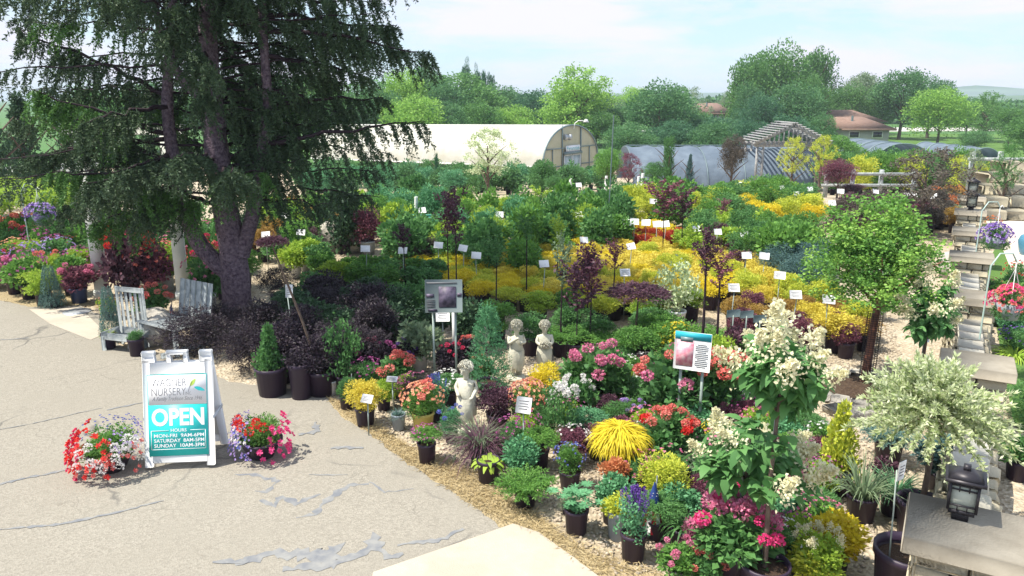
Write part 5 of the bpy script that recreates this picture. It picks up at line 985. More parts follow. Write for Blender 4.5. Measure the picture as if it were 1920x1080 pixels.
# ------------------------------------------------------------------ interpretive signs and stakes
def board(px, py, wpx, hgt, rz, label, kind, tilt=0):  # noticeboard on two legs
    h = {'teal': .95, 'dark': 1.15}[kind]; x, y = P(px, py, h); s = FPX / zopt(py, h); wd = wpx / s; t = thing('information_sign', label, 'sign', (x, y, 0.01), rz)
    for u in (-.3, .3): g = G(); g.box((u * wd, .02, (h - hgt * .4) / 2), (.025, .02, h - hgt * .4)); part('leg', g.mesh('leg', M['stake']), t)
    g = G(); g.rock((0, 0, 0), (wd, .012, hgt), j=0, bev=.2); bd = part('board', g.mesh('board', M['card'] if kind == 'teal' else M['signg']), t, (0, 0, h), (-R(tilt), 0, 0))
    def pl(u, v, a, b_, m, nm): g = G(); g.box((u * wd, -.0085 - (.001 if nm == 'badge' else 0), v * hgt), (a * wd, .003, b_ * hgt)); part(nm, g.mesh(nm, M[m]), bd)
    if kind == 'teal':
        pl(0, .40, .99, .19, 'signb', 'header_band'); pl(-.20, -.06, .46, .66, 'pinkprint', 'photo_print'); pl(-.17, .30, .34, .12, 'frame', 'badge')
        for k_ in range(13): pl(.26, .20 - k_ * .048, .36 if k_ % 4 else .25, .014, 'ink', 'text_line')
    else:
        pl(.10, -.02, .46, .62, 'darkprint', 'photo_print'); pl(-.36, .02, .20, .10, 'darkprint', 'caption_block'); pl(-.30, -.42, .24, .06, 'darkprint', 'caption_block'); pl(.42, .04, .12, .10, 'darkprint', 'caption_block')
        pl(-.05, .40, .80, .035, 'ink', 'heading_line')
        for k_ in range(5): pl(-.34, -.12 - k_ * .05, .22, .012, 'ink', 'text_line')
board(1298, 662, 68, .38, -.42, 'teal topped sign with pink hydrangea photo above the coral blooms', 'teal', 6)
board(832, 557, 70, .38, .02, 'large grey information board with dark photo in the spruce shade', 'dark', 10)
def stake(px, py, label, h=.72, wd=.16, hg=.12, tilt=28, group=None, rz=None, m='card'):
    x, y = P(px, py, h); z0 = gz(y); t = thing('plant_label', label, 'plant label', (x, y, z0), random.uniform(-.35, .35) if rz is None else rz, group)
    if 'lab' not in PROTO:
        g = G(); g.box((0, .008, -.005), (.012, .006, 1.0 - 0)); PROTO['labs'] = g.mesh('stake', M['stake']); g = G(); g.rock((0, 0, 0), (1, .05, 1), j=0, bev=.1); PROTO['lab'] = g.mesh('card', M['card']); g = G(); [g.box((0, -.03, .25 - k_ * .16), (.7 - .15 * (k_ % 2), .012, .05)) for k_ in range(4)]; PROTO['labt'] = g.mesh('print', M['ink'])
    part('stake', PROTO['labs'], t, (0, 0, h / 2), (random.uniform(-.04, .04), random.uniform(-.06, .06), 0), (1, 1, h)); c = part('card', PROTO['lab'], t, (0, 0, h), (-R(tilt), random.uniform(-.12, .12), 0), (wd, .12, hg)); 
    if py > 500: part('print', PROTO['labt'], c)
    return t
stake(830, 594, 'white label on a leaning grey stake below the large grey board', .62, .18, .14, 15)
x, y = P(853, 680); t = thing('white_stake', 'thick white trunk sleeve standing in front of the large grey board', 'stake', (x, y, 0)); g = G(); g.box((0, 0, .42), (.055, .03, .84)); part('sleeve', g.mesh('sleeve', M['white']), t)
LB = [('among the yellow spirea block', [(893, 479), (1020, 495), (1183, 462), (1172, 512), (1095, 450), (868, 466), (822, 460)]), ('beside the red coral bells patch', [(1211, 418), (1190, 416), (1232, 420), (1247, 420), (1175, 418)]),
 ('among the dark purple barberries', [(1306, 429), (1346, 435), (1396, 441), (1431, 440)]), ('in the golden green shrubs right of centre', [(1400, 479), (1433, 480), (1462, 517), (1376, 540)]), ('above the bronze barberry rows', [(1492, 553), (1554, 562), (1660, 510)]),
 ('in the far middle rows near the pallets', [(928, 420), (936, 402), (1032, 380), (1086, 402), (1140, 402), (1152, 356), (1085, 347), (1104, 380), (1120, 401)]), ('along the far yellow and green shrubs', [(1386, 345), (1422, 351), (1435, 349), (1466, 353), (1519, 355), (1494, 364), (1264, 328), (1276, 329), (1225, 378)]),
 ('before the far purple shrubs', [(1576, 359), (1642, 359), (1700, 366), (1713, 365), (1750, 368), (1560, 381)]), ('in the rows left of the teal crate', [(791, 395), (534, 404), (498, 440), (564, 436), (410, 433), (366, 390), (275, 408), (265, 400), (755, 470), (685, 467)])]
for reg, pts in LB:
    pts = sorted(pts)
    for iq, (px, py) in enumerate(pts): stake(px, py, 'small white plant label ' + reg + ', ' + ['first', 'second', 'third', 'fourth', 'fifth', 'sixth', 'seventh', 'eighth', 'ninth', 'tenth'][iq] + ' from left', .78, .165 if py > 420 else .19, .12 if py > 420 else .14, group='plant labels ' + reg)
stake(1690, 885, 'bright white square tag hanging among the tall grass by the near pier', 1.0, .10, .13, 0, rz=.7); stake(688, 748, 'white tag stuck in the golden mound', .42, .12, .09, 40); stake(735, 712, 'pale tag stuck in the red begonia', .42, .12, .07, 50); stake(982, 760, 'large white tag in the peach rose', .62, .14, .15, 20); stake(1437, 998, 'clear oval tag hanging from the lilac stake', .42, .05, .12, 0); stake(1738, 635, 'clear tag on the lilac beside the wall', .6, .07, .12, 0)
stake(542, 546, 'green and white tag tied to the leaning stem', 1.0, .09, .17, 0)
# folded flag
def flag(bx, by, h, label):
    x, y = P(bx, by); t = thing('small_flag', label, 'flag', (x, y, .012), .2); g = G(); g.tube([(0, 0, 0), (.03, 0, h + .05)], .006, 6); part('stick', g.mesh('stick', M['weather']), t)
    for s_i, (m, nm, a, b_) in enumerate([('flagb', 'star_field', h * .58, h), ] + [(('flagr', 'red_stripe') if k_ % 2 == 0 else ('flagw', 'white_stripe')) + (k_, None) for k_ in range(6)]):
        g = G()
        if b_ is not None:
            g.lathe([(.045 * h / .42, a), (.028 * h / .42, (a + b_) / 2), (.004, b_)], 9, (.012, 0, 0))
        else:
            w0, w1 = .085 * h / .42, .045 * h / .42; u0, u1 = a / 6, (a + 1) / 6; p0, p1 = math.pi + u0 * math.pi * 1.0, math.pi + u1 * math.pi * 1.0
            g.add([[.005 + w0 * math.cos(p0), w0 * math.sin(p0), h * .12], [.005 + w0 * math.cos(p1), w0 * math.sin(p1), h * .12], [.012 + w1 * math.cos(p1), w1 * math.sin(p1), h * .58], [.012 + w1 * math.cos(p0), w1 * math.sin(p0), h * .58]], [[0, 1, 2, 3]])
            g.add([[.005 - w0 * math.cos(p0), -w0 * math.sin(p0), h * .12], [.005 - w0 * math.cos(p1), -w0 * math.sin(p1), h * .12], [.012 - w1 * math.cos(p1), -w1 * math.sin(p1), h * .58], [.012 - w1 * math.cos(p0), -w1 * math.sin(p0), h * .58]], [[0, 1, 2, 3]])
        o = part(nm, g.mesh(nm, M[m]), t)
        if b_ is not None:
            g = G(); [g.rock((.012 + .03 * math.cos(q_), .03 * math.sin(q_), h * (.62 + .05 * (i_ % 5))), (.007, .007, .007), j=0) for i_, q_ in enumerate(np.linspace(3.2, 6.2, 15))]; part('stars', g.mesh('stars', M['flagw']), o)
flag(1220, 1008, .46, 'furled stars and stripes flag stuck by the purple salvia'); flag(657, 752, .26, 'tiny stars and stripes flag by the golden mound'); flag(322, 600, .24, 'tiny flag between plant stand and wooden bench')
# ------------------------------------------------------------------ massed nursery stock
NM = {'gold': 'golden_shrub', 'goldorange': 'golden_shrub', 'yellow': 'golden_shrub', 'lime': 'lime_shrub', 'yellowgreen': 'lime_shrub', 'purple': 'purple_shrub', 'plum': 'purple_shrub', 'shade': 'shade_shrub', 'dark': 'evergreen_shrub', 'treeb': 'evergreen_shrub', 'rust': 'barberry', 'orange': 'barberry', 'bluedark': 'blue_shrub', 'teal': 'blue_shrub'}
def reg(poly, hcan, sp, opts, label, group, name='potted_shrub', cat='shrub', pot=('blackpot',), fls=None, trunk=None, jit=.3, rot=.5, maxn=290, hs=1.0):
    xm = sorted(px / 1.0 for px, py in poly); lo_, hi_ = xm[0], xm[-1]; ym_ = sum(py for px, py in poly) / len(poly); yl_ = P(sum(xm) / len(xm), ym_, hcan)[1] if hcan is not None else ym_
    def fn(x, y, k):
        kind, co, w_, h_ = random.choice(opts); f = None; u = (x / max(.1, y) * FPX * .985 + 960 - lo_) / max(1, hi_ - lo_)
        bins = ', ' + ('left end' if u < .22 else 'left half' if u < .45 else 'middle' if u < .6 else 'right half' if u < .8 else 'right end') + (', nearer side' if y < yl_ else ', farther side')
        if fls:
            f = random.choice(fls)
        sc = random.uniform(.88, 1.14); h_ *= .84; plant(NM.get(co, name) if name == 'potted_shrub' else name, ' '.join(((label if isinstance(label, str) else label[co]) + bins).split()[:16]), cat, x, y, w_ * sc, h_ * sc * random.uniform(.9, 1.12), kind, co, fl=f, pot=random.choice(pot), pw=min(.30, w_ * .5), ph=min(.26, w_ * .42), group=group, trunk=trunk)
    return fill(poly, hcan, sp, fn, jit, maxn, rot)
cnt = {}
cnt['gold'] = reg([(850, 462), (1000, 448), (1100, 446), (1180, 445), (1290, 450), (1430, 470), (1480, 495), (1440, 530), (1290, 545), (1190, 550), (1060, 540), (1010, 520), (930, 500)], .45, .47, [('finelow', 'goldorange', .60, .52), ('fine', 'gold', .52, .50), ('finelow', 'goldorange', .56, .60), ('finelow', 'yellow', .6, .5), ('finelow', 'goldorange', .6, .48), ('fine', 'yellowgreen', .5, .5)], {'goldorange': 'amber gold spirea in the dense block at the middle', 'gold': 'deeper gold spirea in the dense block at the middle', 'yellow': 'lemon yellow spirea in the dense block at the middle', 'yellowgreen': 'yellow green spirea in the dense block at the middle'}, 'orange gold spireas in the dense middle block')
cnt['yel'] = reg([(740, 450), (850, 455), (905, 482), (1010, 505), (1040, 530), (960, 545), (880, 532), (800, 500)], .45, .48, [('finelow', 'yellow', .62, .5), ('finelow', 'yellow', .6, .48), ('finelow', 'yellowgreen', .6, .46)], 'bright lemon yellow spirea left of the orange gold block', 'lemon yellow spireas left of the gold block')
reg([(1080, 412), (1140, 404), (1190, 408), (1215, 404), (1250, 412), (1250, 428), (1190, 428), (1150, 445), (1090, 446)], .5, .52, [('finelow', 'yellow', .66, .5)], 'bright yellow shrub in the strip beside the red coral bells', 'bright yellow shrubs beside the red patch')
reg([(1150, 440), (1175, 424), (1262, 426), (1278, 438), (1230, 450), (1160, 450)], .42, .42, [('fine', 'red', .52, .40), ('broad', 'red', .5, .38)], 'brick red coral bells in the small bright red patch', 'red coral bells in the red patch', 'coral_bells', 'perennial')
reg([(1150, 430), (1100, 440), (1130, 452), (1165, 448)], .42, .42, [('fine', 'plum', .5, .40)], 'wine coloured coral bells left of the bright red patch', 'wine coloured coral bells', 'coral_bells', 'perennial')
reg([(1295, 436), (1330, 428), (1440, 440), (1460, 458), (1380, 470), (1300, 460)], .6, .52, [('fine', 'purple', .64, .56), ('fine', 'purple', .6, .6)], 'near black purple barberry behind the gold block', 'dark purple barberries behind the gold block')
reg([(885, 545), (960, 552), (1010, 546), (1100, 552), (1190, 556), (1295, 550), (1360, 548), (1290, 575), (1180, 572), (1060, 570), (960, 566), (900, 556)], .42, .52, [('finelow', 'lime', .66, .5), ('finelow', 'yellowgreen', .64, .48), ('fine', 'lime', .62, .42), ('fine', 'green', .60, .42)], {'lime': 'lime green shrub in the row before the gold block', 'yellowgreen': 'yellow green shrub in the row before the gold block', 'green': 'plain green shrub in the row before the gold block'}, 'lime and green shrubs before the gold block')
reg([(1395, 500), (1470, 505), (1540, 520), (1600, 545), (1500, 540), (1400, 525)], .6, .52, [('fine', 'yellowgreen', .64, .58), ('fine', 'gold', .6, .5)], {'yellowgreen': 'yellow green shrub right of the gold block', 'gold': 'gold shrub right of the gold block'}, 'shrubs right of the gold block')
reg([(1340, 566), (1420, 552), (1500, 548), (1580, 560), (1640, 590), (1640, 622), (1560, 618), (1480, 590), (1380, 588)], .45, .46, [('finelow', 'rust', .6, .5), ('fine', 'rust', .54, .46), ('fine', 'plum', .5, .42), ('finelow', 'gold', .6, .5)], {'rust': 'orange brown barberry in the bronze rows by the gravel path', 'plum': 'reddish purple barberry in the bronze rows by the gravel path', 'gold': 'golden barberry in the bronze rows by the gravel path'}, 'bronze barberries by the gravel path')
reg([(1240, 585), (1330, 575), (1420, 600), (1470, 625), (1400, 680), (1330, 690), (1245, 650)], .6, .58, [('fine', 'green', .7, .62), ('fine', 'mid', .7, .6), ('juniper', 'green', .8, .6), ('broad', 'lime', .5, .5)], {'green': 'green mounded shrub right of the twin dark trunks', 'mid': 'mid green mounded shrub right of the twin dark trunks', 'lime': 'light green leafy plant right of the twin dark trunks'}, 'green mounds right of the twin dark trunks')
reg([(900, 580), (1000, 582), (1120, 585), (1230, 585), (1240, 650), (1180, 655), (1040, 610), (960, 610)], .45, .60, [('fine', 'green', .74, .48), ('fine', 'mid', .72, .48), ('juniper', 'green', .8, .5)], 'green shrub in the rows behind the standing cherubs', 'green shrubs behind the standing cherubs')
reg([(1395, 640), (1470, 625), (1500, 680), (1440, 700), (1395, 690)], .55, .55, [('broad', 'plum', .6, .5), ('fine', 'mid', .6, .5)], {'plum': 'purple leaved shrub left of the highest lilac panicles', 'mid': 'green shrub left of the highest lilac panicles'}, 'shrubs left of the highest lilac panicles')
# shade under the spruce
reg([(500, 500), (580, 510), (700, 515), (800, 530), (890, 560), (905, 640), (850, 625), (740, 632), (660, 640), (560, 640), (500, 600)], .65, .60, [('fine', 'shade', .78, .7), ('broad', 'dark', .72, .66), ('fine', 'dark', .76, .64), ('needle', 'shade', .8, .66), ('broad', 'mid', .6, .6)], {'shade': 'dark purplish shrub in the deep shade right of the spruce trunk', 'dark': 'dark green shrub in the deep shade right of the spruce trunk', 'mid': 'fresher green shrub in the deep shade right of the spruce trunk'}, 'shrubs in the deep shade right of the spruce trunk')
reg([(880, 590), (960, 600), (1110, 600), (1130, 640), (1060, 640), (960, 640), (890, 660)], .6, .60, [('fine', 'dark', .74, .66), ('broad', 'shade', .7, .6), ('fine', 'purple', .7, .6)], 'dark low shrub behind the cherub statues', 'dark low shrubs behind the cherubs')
reg([(600, 478), (680, 480), (760, 486), (830, 500), (860, 520), (760, 515), (660, 505), (590, 500)], .5, .52, [('broad', 'green', .62, .52), ('broad', 'lime', .6, .5), ('broad', 'mid', .6, .5)], {'green': 'green leafy perennial at the sunlit rim of the shade', 'lime': 'light green perennial at the sunlit rim of the shade', 'mid': 'mid green perennial at the sunlit rim of the shade'}, 'perennials at the sunlit rim of the shade', 'perennial', 'perennial')
# middle and far rows
reg([(1290, 372), (1360, 362), (1440, 372), (1530, 392), (1530, 425), (1440, 432), (1340, 425), (1290, 410)], 1.0, .8, [('broad', 'green', .95, 1.0), ('fine', 'green', .95, .95), ('fine', 'mid', .9, 1.0), ('broad', 'lime', .8, .8)], {'green': 'leafy green shrub in the rows above the purple barberries', 'mid': 'mid green shrub in the rows above the purple barberries', 'lime': 'light green shrub in the rows above the purple barberries'}, 'green shrubs above the purple barberries')
reg([(1445, 448), (1500, 425), (1545, 440), (1560, 490), (1500, 500), (1455, 480)], .75, .62, [('needle', 'bluedark', .85, .75), ('fine', 'bluedark', .8, .7)], 'blue green bushy shrub left of the guarded tree', 'blue green shrubs left of the guarded tree')
GL = {'mid': 'mid green container shrub', 'green': 'fresh green container shrub', 'teal': 'blue green container shrub', 'dark': 'dark green container shrub', 'lime': 'light green container shrub', 'greygreen': 'grey green container shrub', 'yellowgreen': 'yellow green container shrub', 'plum': 'plum leaved container shrub', 'purple': 'dark purple container shrub', 'yellow': 'bright yellow container shrub', 'gold': 'golden container shrub', 'rust': 'rusty orange container shrub', 'bronze': 'bronze container shrub', 'treeb': 'dark green hedge shrub', 'goldorange': 'amber container shrub'}
def gl(w_): return {k: v + ' ' + w_ for k, v in GL.items()}
reg([(880, 345), (1000, 340), (1130, 345), (1200, 352), (1185, 378), (1060, 390), (960, 398), (880, 395)], 1.25, .85, [('broad', 'mid', 1.0, 1.25), ('broad', 'green', 1.0, 1.2), ('fine', 'teal', 1.0, 1.3), ('column', 'green', 1.0, 1.4), ('fine', 'lime', .9, 1.1)], gl('in the long row below the greenhouse door'), 'container shrubs in the row below the greenhouse door', pot=('blackpot', 'blackpot', 'whitepot'))
reg([(640, 335), (760, 325), (880, 335), (880, 392), (800, 405), (740, 400), (660, 395)], 1.2, .85, [('fine', 'teal', 1.05, 1.2), ('broad', 'mid', 1.0, 1.2), ('fine', 'green', 1.0, 1.1), ('broad', 'lime', .8, .9)], gl('behind the teal crate'), 'container shrubs behind the teal crate')
reg([(480, 350), (640, 345), (650, 400), (560, 412), (480, 405)], 1.0, .85, [('fine', 'mid', 1.0, 1.0), ('fine', 'green', 1.0, .95), ('fine', 'lime', .9, .8), ('fine', 'rust', .8, .7)], gl('just right of the spruce trunk in the distance'), 'container shrubs seen right of the spruce trunk')
reg([(510, 425), (600, 420), (640, 425), (640, 440), (540, 445)], .6, .6, [('fine', 'purple', .75, .6)], 'near black low shrub left of the dark evergreen', 'near black shrubs left of the dark evergreen')
reg([(500, 445), (560, 440), (640, 450), (640, 466), (520, 470)], .6, .6, [('broad', 'lime', .7, .6), ('fine', 'gold', .7, .6), ('broad', 'mid', .7, .6)], gl('by the pale boulder'), 'container plants by the pale boulder', pot=('whitepot',))
reg([(705, 440), (780, 435), (850, 440), (850, 455), (760, 460), (700, 455)], .6, .6, [('fine', 'bronze', .8, .6), ('fine', 'goldorange', .7, .5)], gl('in front of the teal crate'), 'bronze shrubs in front of the teal crate', pot=('greypot', 'blackpot', 'whitepot'))
reg([(850, 405), (920, 400), (960, 412), (1000, 470), (900, 460), (850, 440)], .8, .75, [('fine', 'mid', .9, .85), ('broad', 'green', .85, .8), ('broad', 'teal', .8, .8)], gl('between the gold block and the gravel aisle'), 'container shrubs between the gold block and the aisle')
reg([(1000, 425), (1080, 420), (1090, 450), (1000, 462)], .6, .6, [('broad', 'green', .7, .65), ('broad', 'mid', .7, .6)], gl('at the top left corner of the gold block'), 'green plants at the corner of the gold block')
reg([(560, 34), (1130, 34), (1130, 42), (1000, 43), (560, 50)], None, 1.7, [('broad', 'treeb', 1.6, 1.7), ('fine', 'mid', 1.6, 1.6), ('fine', 'teal', 1.5, 1.5)], gl('along the foot of the white greenhouse'), 'shrubs along the foot of the greenhouse')
reg([(1140, 335), (1240, 330), (1300, 338), (1290, 362), (1200, 362)], 1.1, .9, [('broad', 'green', 1.1, 1.2), ('fine', 'yellowgreen', 1.0, 1.0), ('fine', 'mid', 1.1, 1.1)], gl('before the blue grey shade tunnel'), 'container shrubs before the shade tunnel')
reg([(1300, 345), (1370, 335), (1460, 332), (1550, 345), (1550, 368), (1440, 372), (1330, 366)], .9, .8, [('fine', 'green', 1.2, 1.1), ('fine', 'mid', 1.2, 1.0), ('fine', 'yellowgreen', 1.0, .9), ('fine', 'yellow', .9, .7), ('broad', 'lime', .9, .8)], gl('in the rows below the gabled pergola'), 'container shrubs below the gabled pergola', pot=('blackpot', 'blackpot', 'whitepot'))
reg([(1550, 368), (1640, 354), (1740, 354), (1780, 366), (1770, 386), (1680, 392), (1560, 392)], .8, .75, [('fine', 'purple', .95, .8), ('fine', 'plum', .95, .75), ('fine', 'mid', .9, .75), ('fine', 'bronze', .95, .85)], gl('in the purple rows before the rail fence'), 'purple shrubs before the rail fence')
reg([(1545, 34), (1840, 33), (1860, 40), (1545, 42)], None, 1.4, [('fine', 'mid', 1.9, 2.3), ('fine', 'yellowgreen', 1.7, 2.1), ('fine', 'green', 1.9, 2.4)], gl('in the tall hedge line below the lawn'), 'tall shrubs in the hedge line below the lawn')
reg([(1755, 350), (1800, 345), (1810, 378), (1770, 392)], .7, .6, [('fine', 'orange', .8, .7), ('fine', 'rust', .8, .7), ('fine', 'greygreen', .9, .7)], {'orange': 'orange red shrub left of the small lanterns', 'rust': 'rusty shrub left of the small lanterns', 'greygreen': 'grey green shrub left of the small lanterns'}, 'orange shrubs left of the small lanterns')
# left side displays
FLW = [('fewheads', 'coral'), ('dots', 'coral'), ('fewheads', 'pink'), ('dots', 'peach'), None, ('dots', 'lilac'), None, ('dots', 'magenta'), ('fewheads', 'crimson')]
reg([(-60, 395), (90, 400), (160, 425), (140, 485), (100, 500), (60, 492), (-60, 480)], .7, .62, [('broad', 'green', .75, .75), ('broad', 'mid', .75, .72), ('fine', 'lime', .7, .6), ('broad', 'plum', .7, .6)], {'green': 'flowering green shrub in the display at the left edge', 'mid': 'dark leaved flowering shrub in the display at the left edge', 'lime': 'lime leaved plant in the display at the left edge', 'plum': 'plum leaved flowering plant in the display at the left edge'}, 'flowering plants in the left edge display', fls=FLW)
reg([(205, 400), (330, 395), (470, 440), (470, 530), (420, 540), (360, 480), (215, 470)], .9, .75, [('broad', 'mid', .85, .9), ('broad', 'plum', .8, .9), ('fine', 'green', .8, .8), ('broad', 'lime', .7, .7)], {'mid': 'dark leaved flowering plant seen between posts and spruce trunk', 'plum': 'plum leaved flowering plant seen between posts and spruce trunk', 'green': 'green flowering plant seen between posts and spruce trunk', 'lime': 'light green flowering plant seen between posts and spruce trunk'}, 'flowering plants between the posts and the trunk', fls=[('dots', 'pink'), ('fewheads', 'crimson'), None, ('dots', 'coral'), None], pot=('blackpot', 'whitepot'))
def lolly(x, y, k): plant('topiary_tree', 'lime topped standard tree with bare stem in the grove at the left edge', 'tree', x, y, 1.15, .62, 'round', 'lime', pw=.36, ph=.3, group='lime standards at the left edge', trunk=(.72, .03))
fill([(-60, 338), (105, 335), (115, 360), (-60, 368)], 1.45, .9, lolly)
reg([(60, 380), (200, 372), (460, 372), (470, 400), (200, 402)], 1.2, 1.0, [('fine', 'mid', 1.1, 1.2), ('fine', 'dark', 1.1, 1.2), ('broad', 'green', 1.1, 1.1)], gl('behind the white posts'), 'container shrubs behind the white posts')
def I(name, label, cat, bx, by, wpx, hpx, kind, co, **k): return fp(name, label, cat, bx, by, wpx, hpx, kind, co, **k)
I('weeping_blue_spruce', 'weeping blue spruce in a pot left of the first white post', 'conifer', 100, 578, 62, 84, 'weep', 'blue', pw=.26, ph=.12)
I('weeping_blue_spruce', 'weeping blue spruce left of the white plant stand', 'conifer', 212, 640, 60, 108, 'weep', 'blue', pw=.26, ph=.14)
I('hydrangea', 'magenta pink hydrangea in a blue pot left of the first white post', C, 150, 568, 66, 54, 'hyd', 'plum', fl=('heads', 'pink'), pot='bluepot', pw=.32, ph=.26)
I('weigela', 'plum flowering plant in a black pot at the corner of the left display', C, 64, 534, 62, 42, 'broad', 'plum', fl=('dots', 'magenta'))
I('begonia', 'dark leaved plant in a black pot at the far left of the straw', C, 12, 520, 60, 48, 'broad', 'mid', fl=('fewheads', 'crimson'))
I('smoke_bush', 'dark purple round leaved bush with red blooms between the two white posts', C, 248, 560, 100, 130, 'broad', 'purple', fl=('fewheads', 'red'), pw=.34)
I('geranium', 'red and pink geraniums above the white plant stand', C, 292, 612, 74, 60, 'broad', 'mid', fl=('heads', 'coral'))
I('euonymus', 'lime green shrub in a white pot between the white posts', C, 314, 545, 86, 66, 'fine', 'lime', pot='whitepot', pw=.30, ph=.28)
I('begonia', 'yellow and coral flowered plant in a small pot left of the plant stand', C, 206, 600, 40, 34, 'broad', 'lime', fl=('dots', 'peach'))
I('grass_pot', 'small grassy plant in a black pot touching the plant stand', C, 206, 655, 42, 34, 'fescue', 'lime', pw=.22, ph=.22)
I('nursery_pot', 'green leafed black pot right of the plant stand', C, 258, 668, 36, 26, 'fine', 'mid', pw=.24, ph=.24)
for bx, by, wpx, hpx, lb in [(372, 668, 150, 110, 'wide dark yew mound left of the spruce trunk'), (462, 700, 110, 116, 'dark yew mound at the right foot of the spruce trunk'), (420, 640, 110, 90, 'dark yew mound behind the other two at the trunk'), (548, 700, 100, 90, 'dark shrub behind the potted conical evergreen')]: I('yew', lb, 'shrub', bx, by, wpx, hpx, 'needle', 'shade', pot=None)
I('dark_evergreen', 'tall dark bushy evergreen left of the pale boulder', 'conifer', 648, 476, 112, 140, 'column', 'dark', pw=.3)
I('smoke_bush', 'purple leaved shrub in grey pots right of the dark evergreen', C, 690, 478, 84, 76, 'fine', 'plum', pot='greypot', pw=.4, ph=.3)
I('young_spruce', 'young blue green spruce between the shaded board and the cherubs', 'conifer', 915, 748, 118, 186, 'conefir', 'teal', pw=.28)
# young trees
def tr(bx, by, wpx, top, label, co, kind='sapling', clear=.35, r=.014, lean=0, tm='darkstem', **k):
    s = FPX / zopt(by); x, y = P(bx, by); dd = math.hypot(x, y); h = H + math.hypot(0, y) * math.tan(math.atan((540 - top) / FPX) - PITCH)
    cl = h * clear; hh = (h - cl - .2) / (.97 if kind != 'round' else 1); return plant('young_tree', label, 'tree', x, y, wpx / s * (2.0 if kind == 'sapling' else 1.1), hh, kind, co, trunk=(cl, r), lean=lean, tmat=tm, **k)
tr(858, 620, 74, 352, 'slender purple leaved tree rising behind the large grey board', 'purple', clear=.38)
tr(842, 600, 66, 362, 'second purple leaved tree just left behind the grey board', 'plum', clear=.42)
tr(1080, 676, 118, 465, 'bushy dark purple beech right of the standing cherubs', 'purple', clear=.12, r=.012)
tr(1052, 668, 60, 440, 'narrow green leaved sapling behind the dark purple beech', 'greygreen', clear=.3)
tr(1106, 670, 70, 455, 'purple red sapling leaning over the gold block', 'plum', clear=.3)
tr(1312, 690, 74, 425, 'purple leaved tree on the left one of twin dark trunks', 'purple', clear=.42, r=.022)
tr(1338, 696, 72, 470, 'red purple tree on the right one of twin dark trunks', 'plum', clear=.45, r=.020)
tr(1240, 500, 96, 338, 'purple bronze young tree above the red patch', 'plum', clear=.3)
tr(1275, 495, 70, 350, 'second purple bronze tree right above the red patch', 'purple', clear=.3)
tr(987, 585, 60, 400, 'small green tree with bare black stem before the gold block', 'mid', clear=.5)
tr(1045, 560, 54, 405, 'light green sapling left in the gold block', 'lime', clear=.3)
tr(1100, 640, 90, 480, 'second dark purple beech close behind the bushy one', 'plum', clear=.2)
tr(932, 610, 56, 440, 'thin green sapling between the grey board and the lemon spireas', 'mid', clear=.4)
tr(1150, 600, 60, 450, 'thin burgundy sapling in front of the amber block', 'plum', clear=.35)
tr(1392, 560, 60, 420, 'thin green sapling rising at the right of the amber block', 'green', clear=.35)
tr(1010, 470, 54, 350, 'slim green tree above the lemon strip left of the tall rod', 'lime', clear=.35)
tr(760, 560, 60, 420, 'thin purple sapling at the sunlit rim of the spruce shade', 'purple', clear=.4)
tr(1352, 455, 40, 372, 'narrow purple sapling above the barberries', 'plum', clear=.2)
for px, Y, top, base, wpx, kind, co, lb in [(915, 26, 246, 425, 125, 'loose', 'variegated', 'pale sparse leaved tree standing before the white greenhouse'), (1376, 31, 256, 372, 62, 'oak', 'bronze', 'small round bronze green tree before the shade tunnel'),
        (1745, 18.5, 285, 428, 185, 'loose', 'bronze', 'airy dark purple grey tree above the small lanterns'), (1576, 29, 300, 385, 84, 'oak', 'plum', 'purple Japanese maple by the rail fence'),
        (1600, 29.5, 345, 392, 60, 'oak', 'purple', 'lower purple maple by the rail fence post'), (1256, 33, 262, 345, 34, 'spire', 'mid', 'narrow green columnar tree before the shade tunnel'), (1295, 31, 288, 368, 34, 'conifer', 'bluedark', 'narrow blue spruce before the shade tunnel'),
        (1180, 32, 290, 345, 60, 'loose', 'plum', 'plum leaved tree at the left end of the shade tunnel'), (1140, 31, 280, 372, 76, 'oak', 'green', 'green tree right of the greenhouse door'), (1230, 33, 305, 350, 60, 'oak', 'mid', 'green shrub tree before the shade tunnel left part'),
        (818, 40, 290, 330, 14, 'spire', 'treed', 'tiny dark pointed conifer before the greenhouse side'), (1490, 36, 262, 350, 60, 'loose', 'yellowgreen', 'yellow green vine tree inside the gabled pergola'), (1545, 34, 258, 350, 60, 'loose', 'yellowgreen', 'yellow green climbing tree right of the gabled pergola'),
        (1575, 45, 256, 318, 100, 'oak', 'green', 'leafy green tree in front of the brown house wall'), (1895, 22, 275, 360, 60, 'loose', 'mid', 'small dark tree with cream blooms at the right edge'), (1828, 24, 285, 350, 60, 'loose', 'greygreen', 'grey green feathery tree left of the rail fence'), (1040, 28, 330, 400, 44, 'oak', 'mid', 'little round headed tree in the row below the greenhouse')]:
    dtree(px, Y, top, wpx, lb, kind, co, clear=.34 if kind in ('loose', 'oak') and wpx > 40 else .05, base=None, depth=.9)
I('weeping_maple', 'dwarf weeping purple laceleaf maple at centre right', 'tree', 1192, 672, 128, 62, 'lace', 'purple', trunk=(.42, .02), tmat='stem')
I('dwarf_pine', 'green mop headed dwarf shrub below the purple laceleaf maple', C, 1190, 705, 96, 84, 'lace', 'green')
I('daisy_bush', 'yellow daisy flowered plant left of the teal topped sign', C, 1262, 700, 74, 76, 'fine', 'yellowgreen', fl=('manydots', 'yellow'))
I('variegated_dogwood', 'cream variegated shrub in a white pot left of the twin dark trunks', C, 1268, 618, 96, 104, 'open', 'variegated', pot='whitepot', pw=.3, ph=.28)
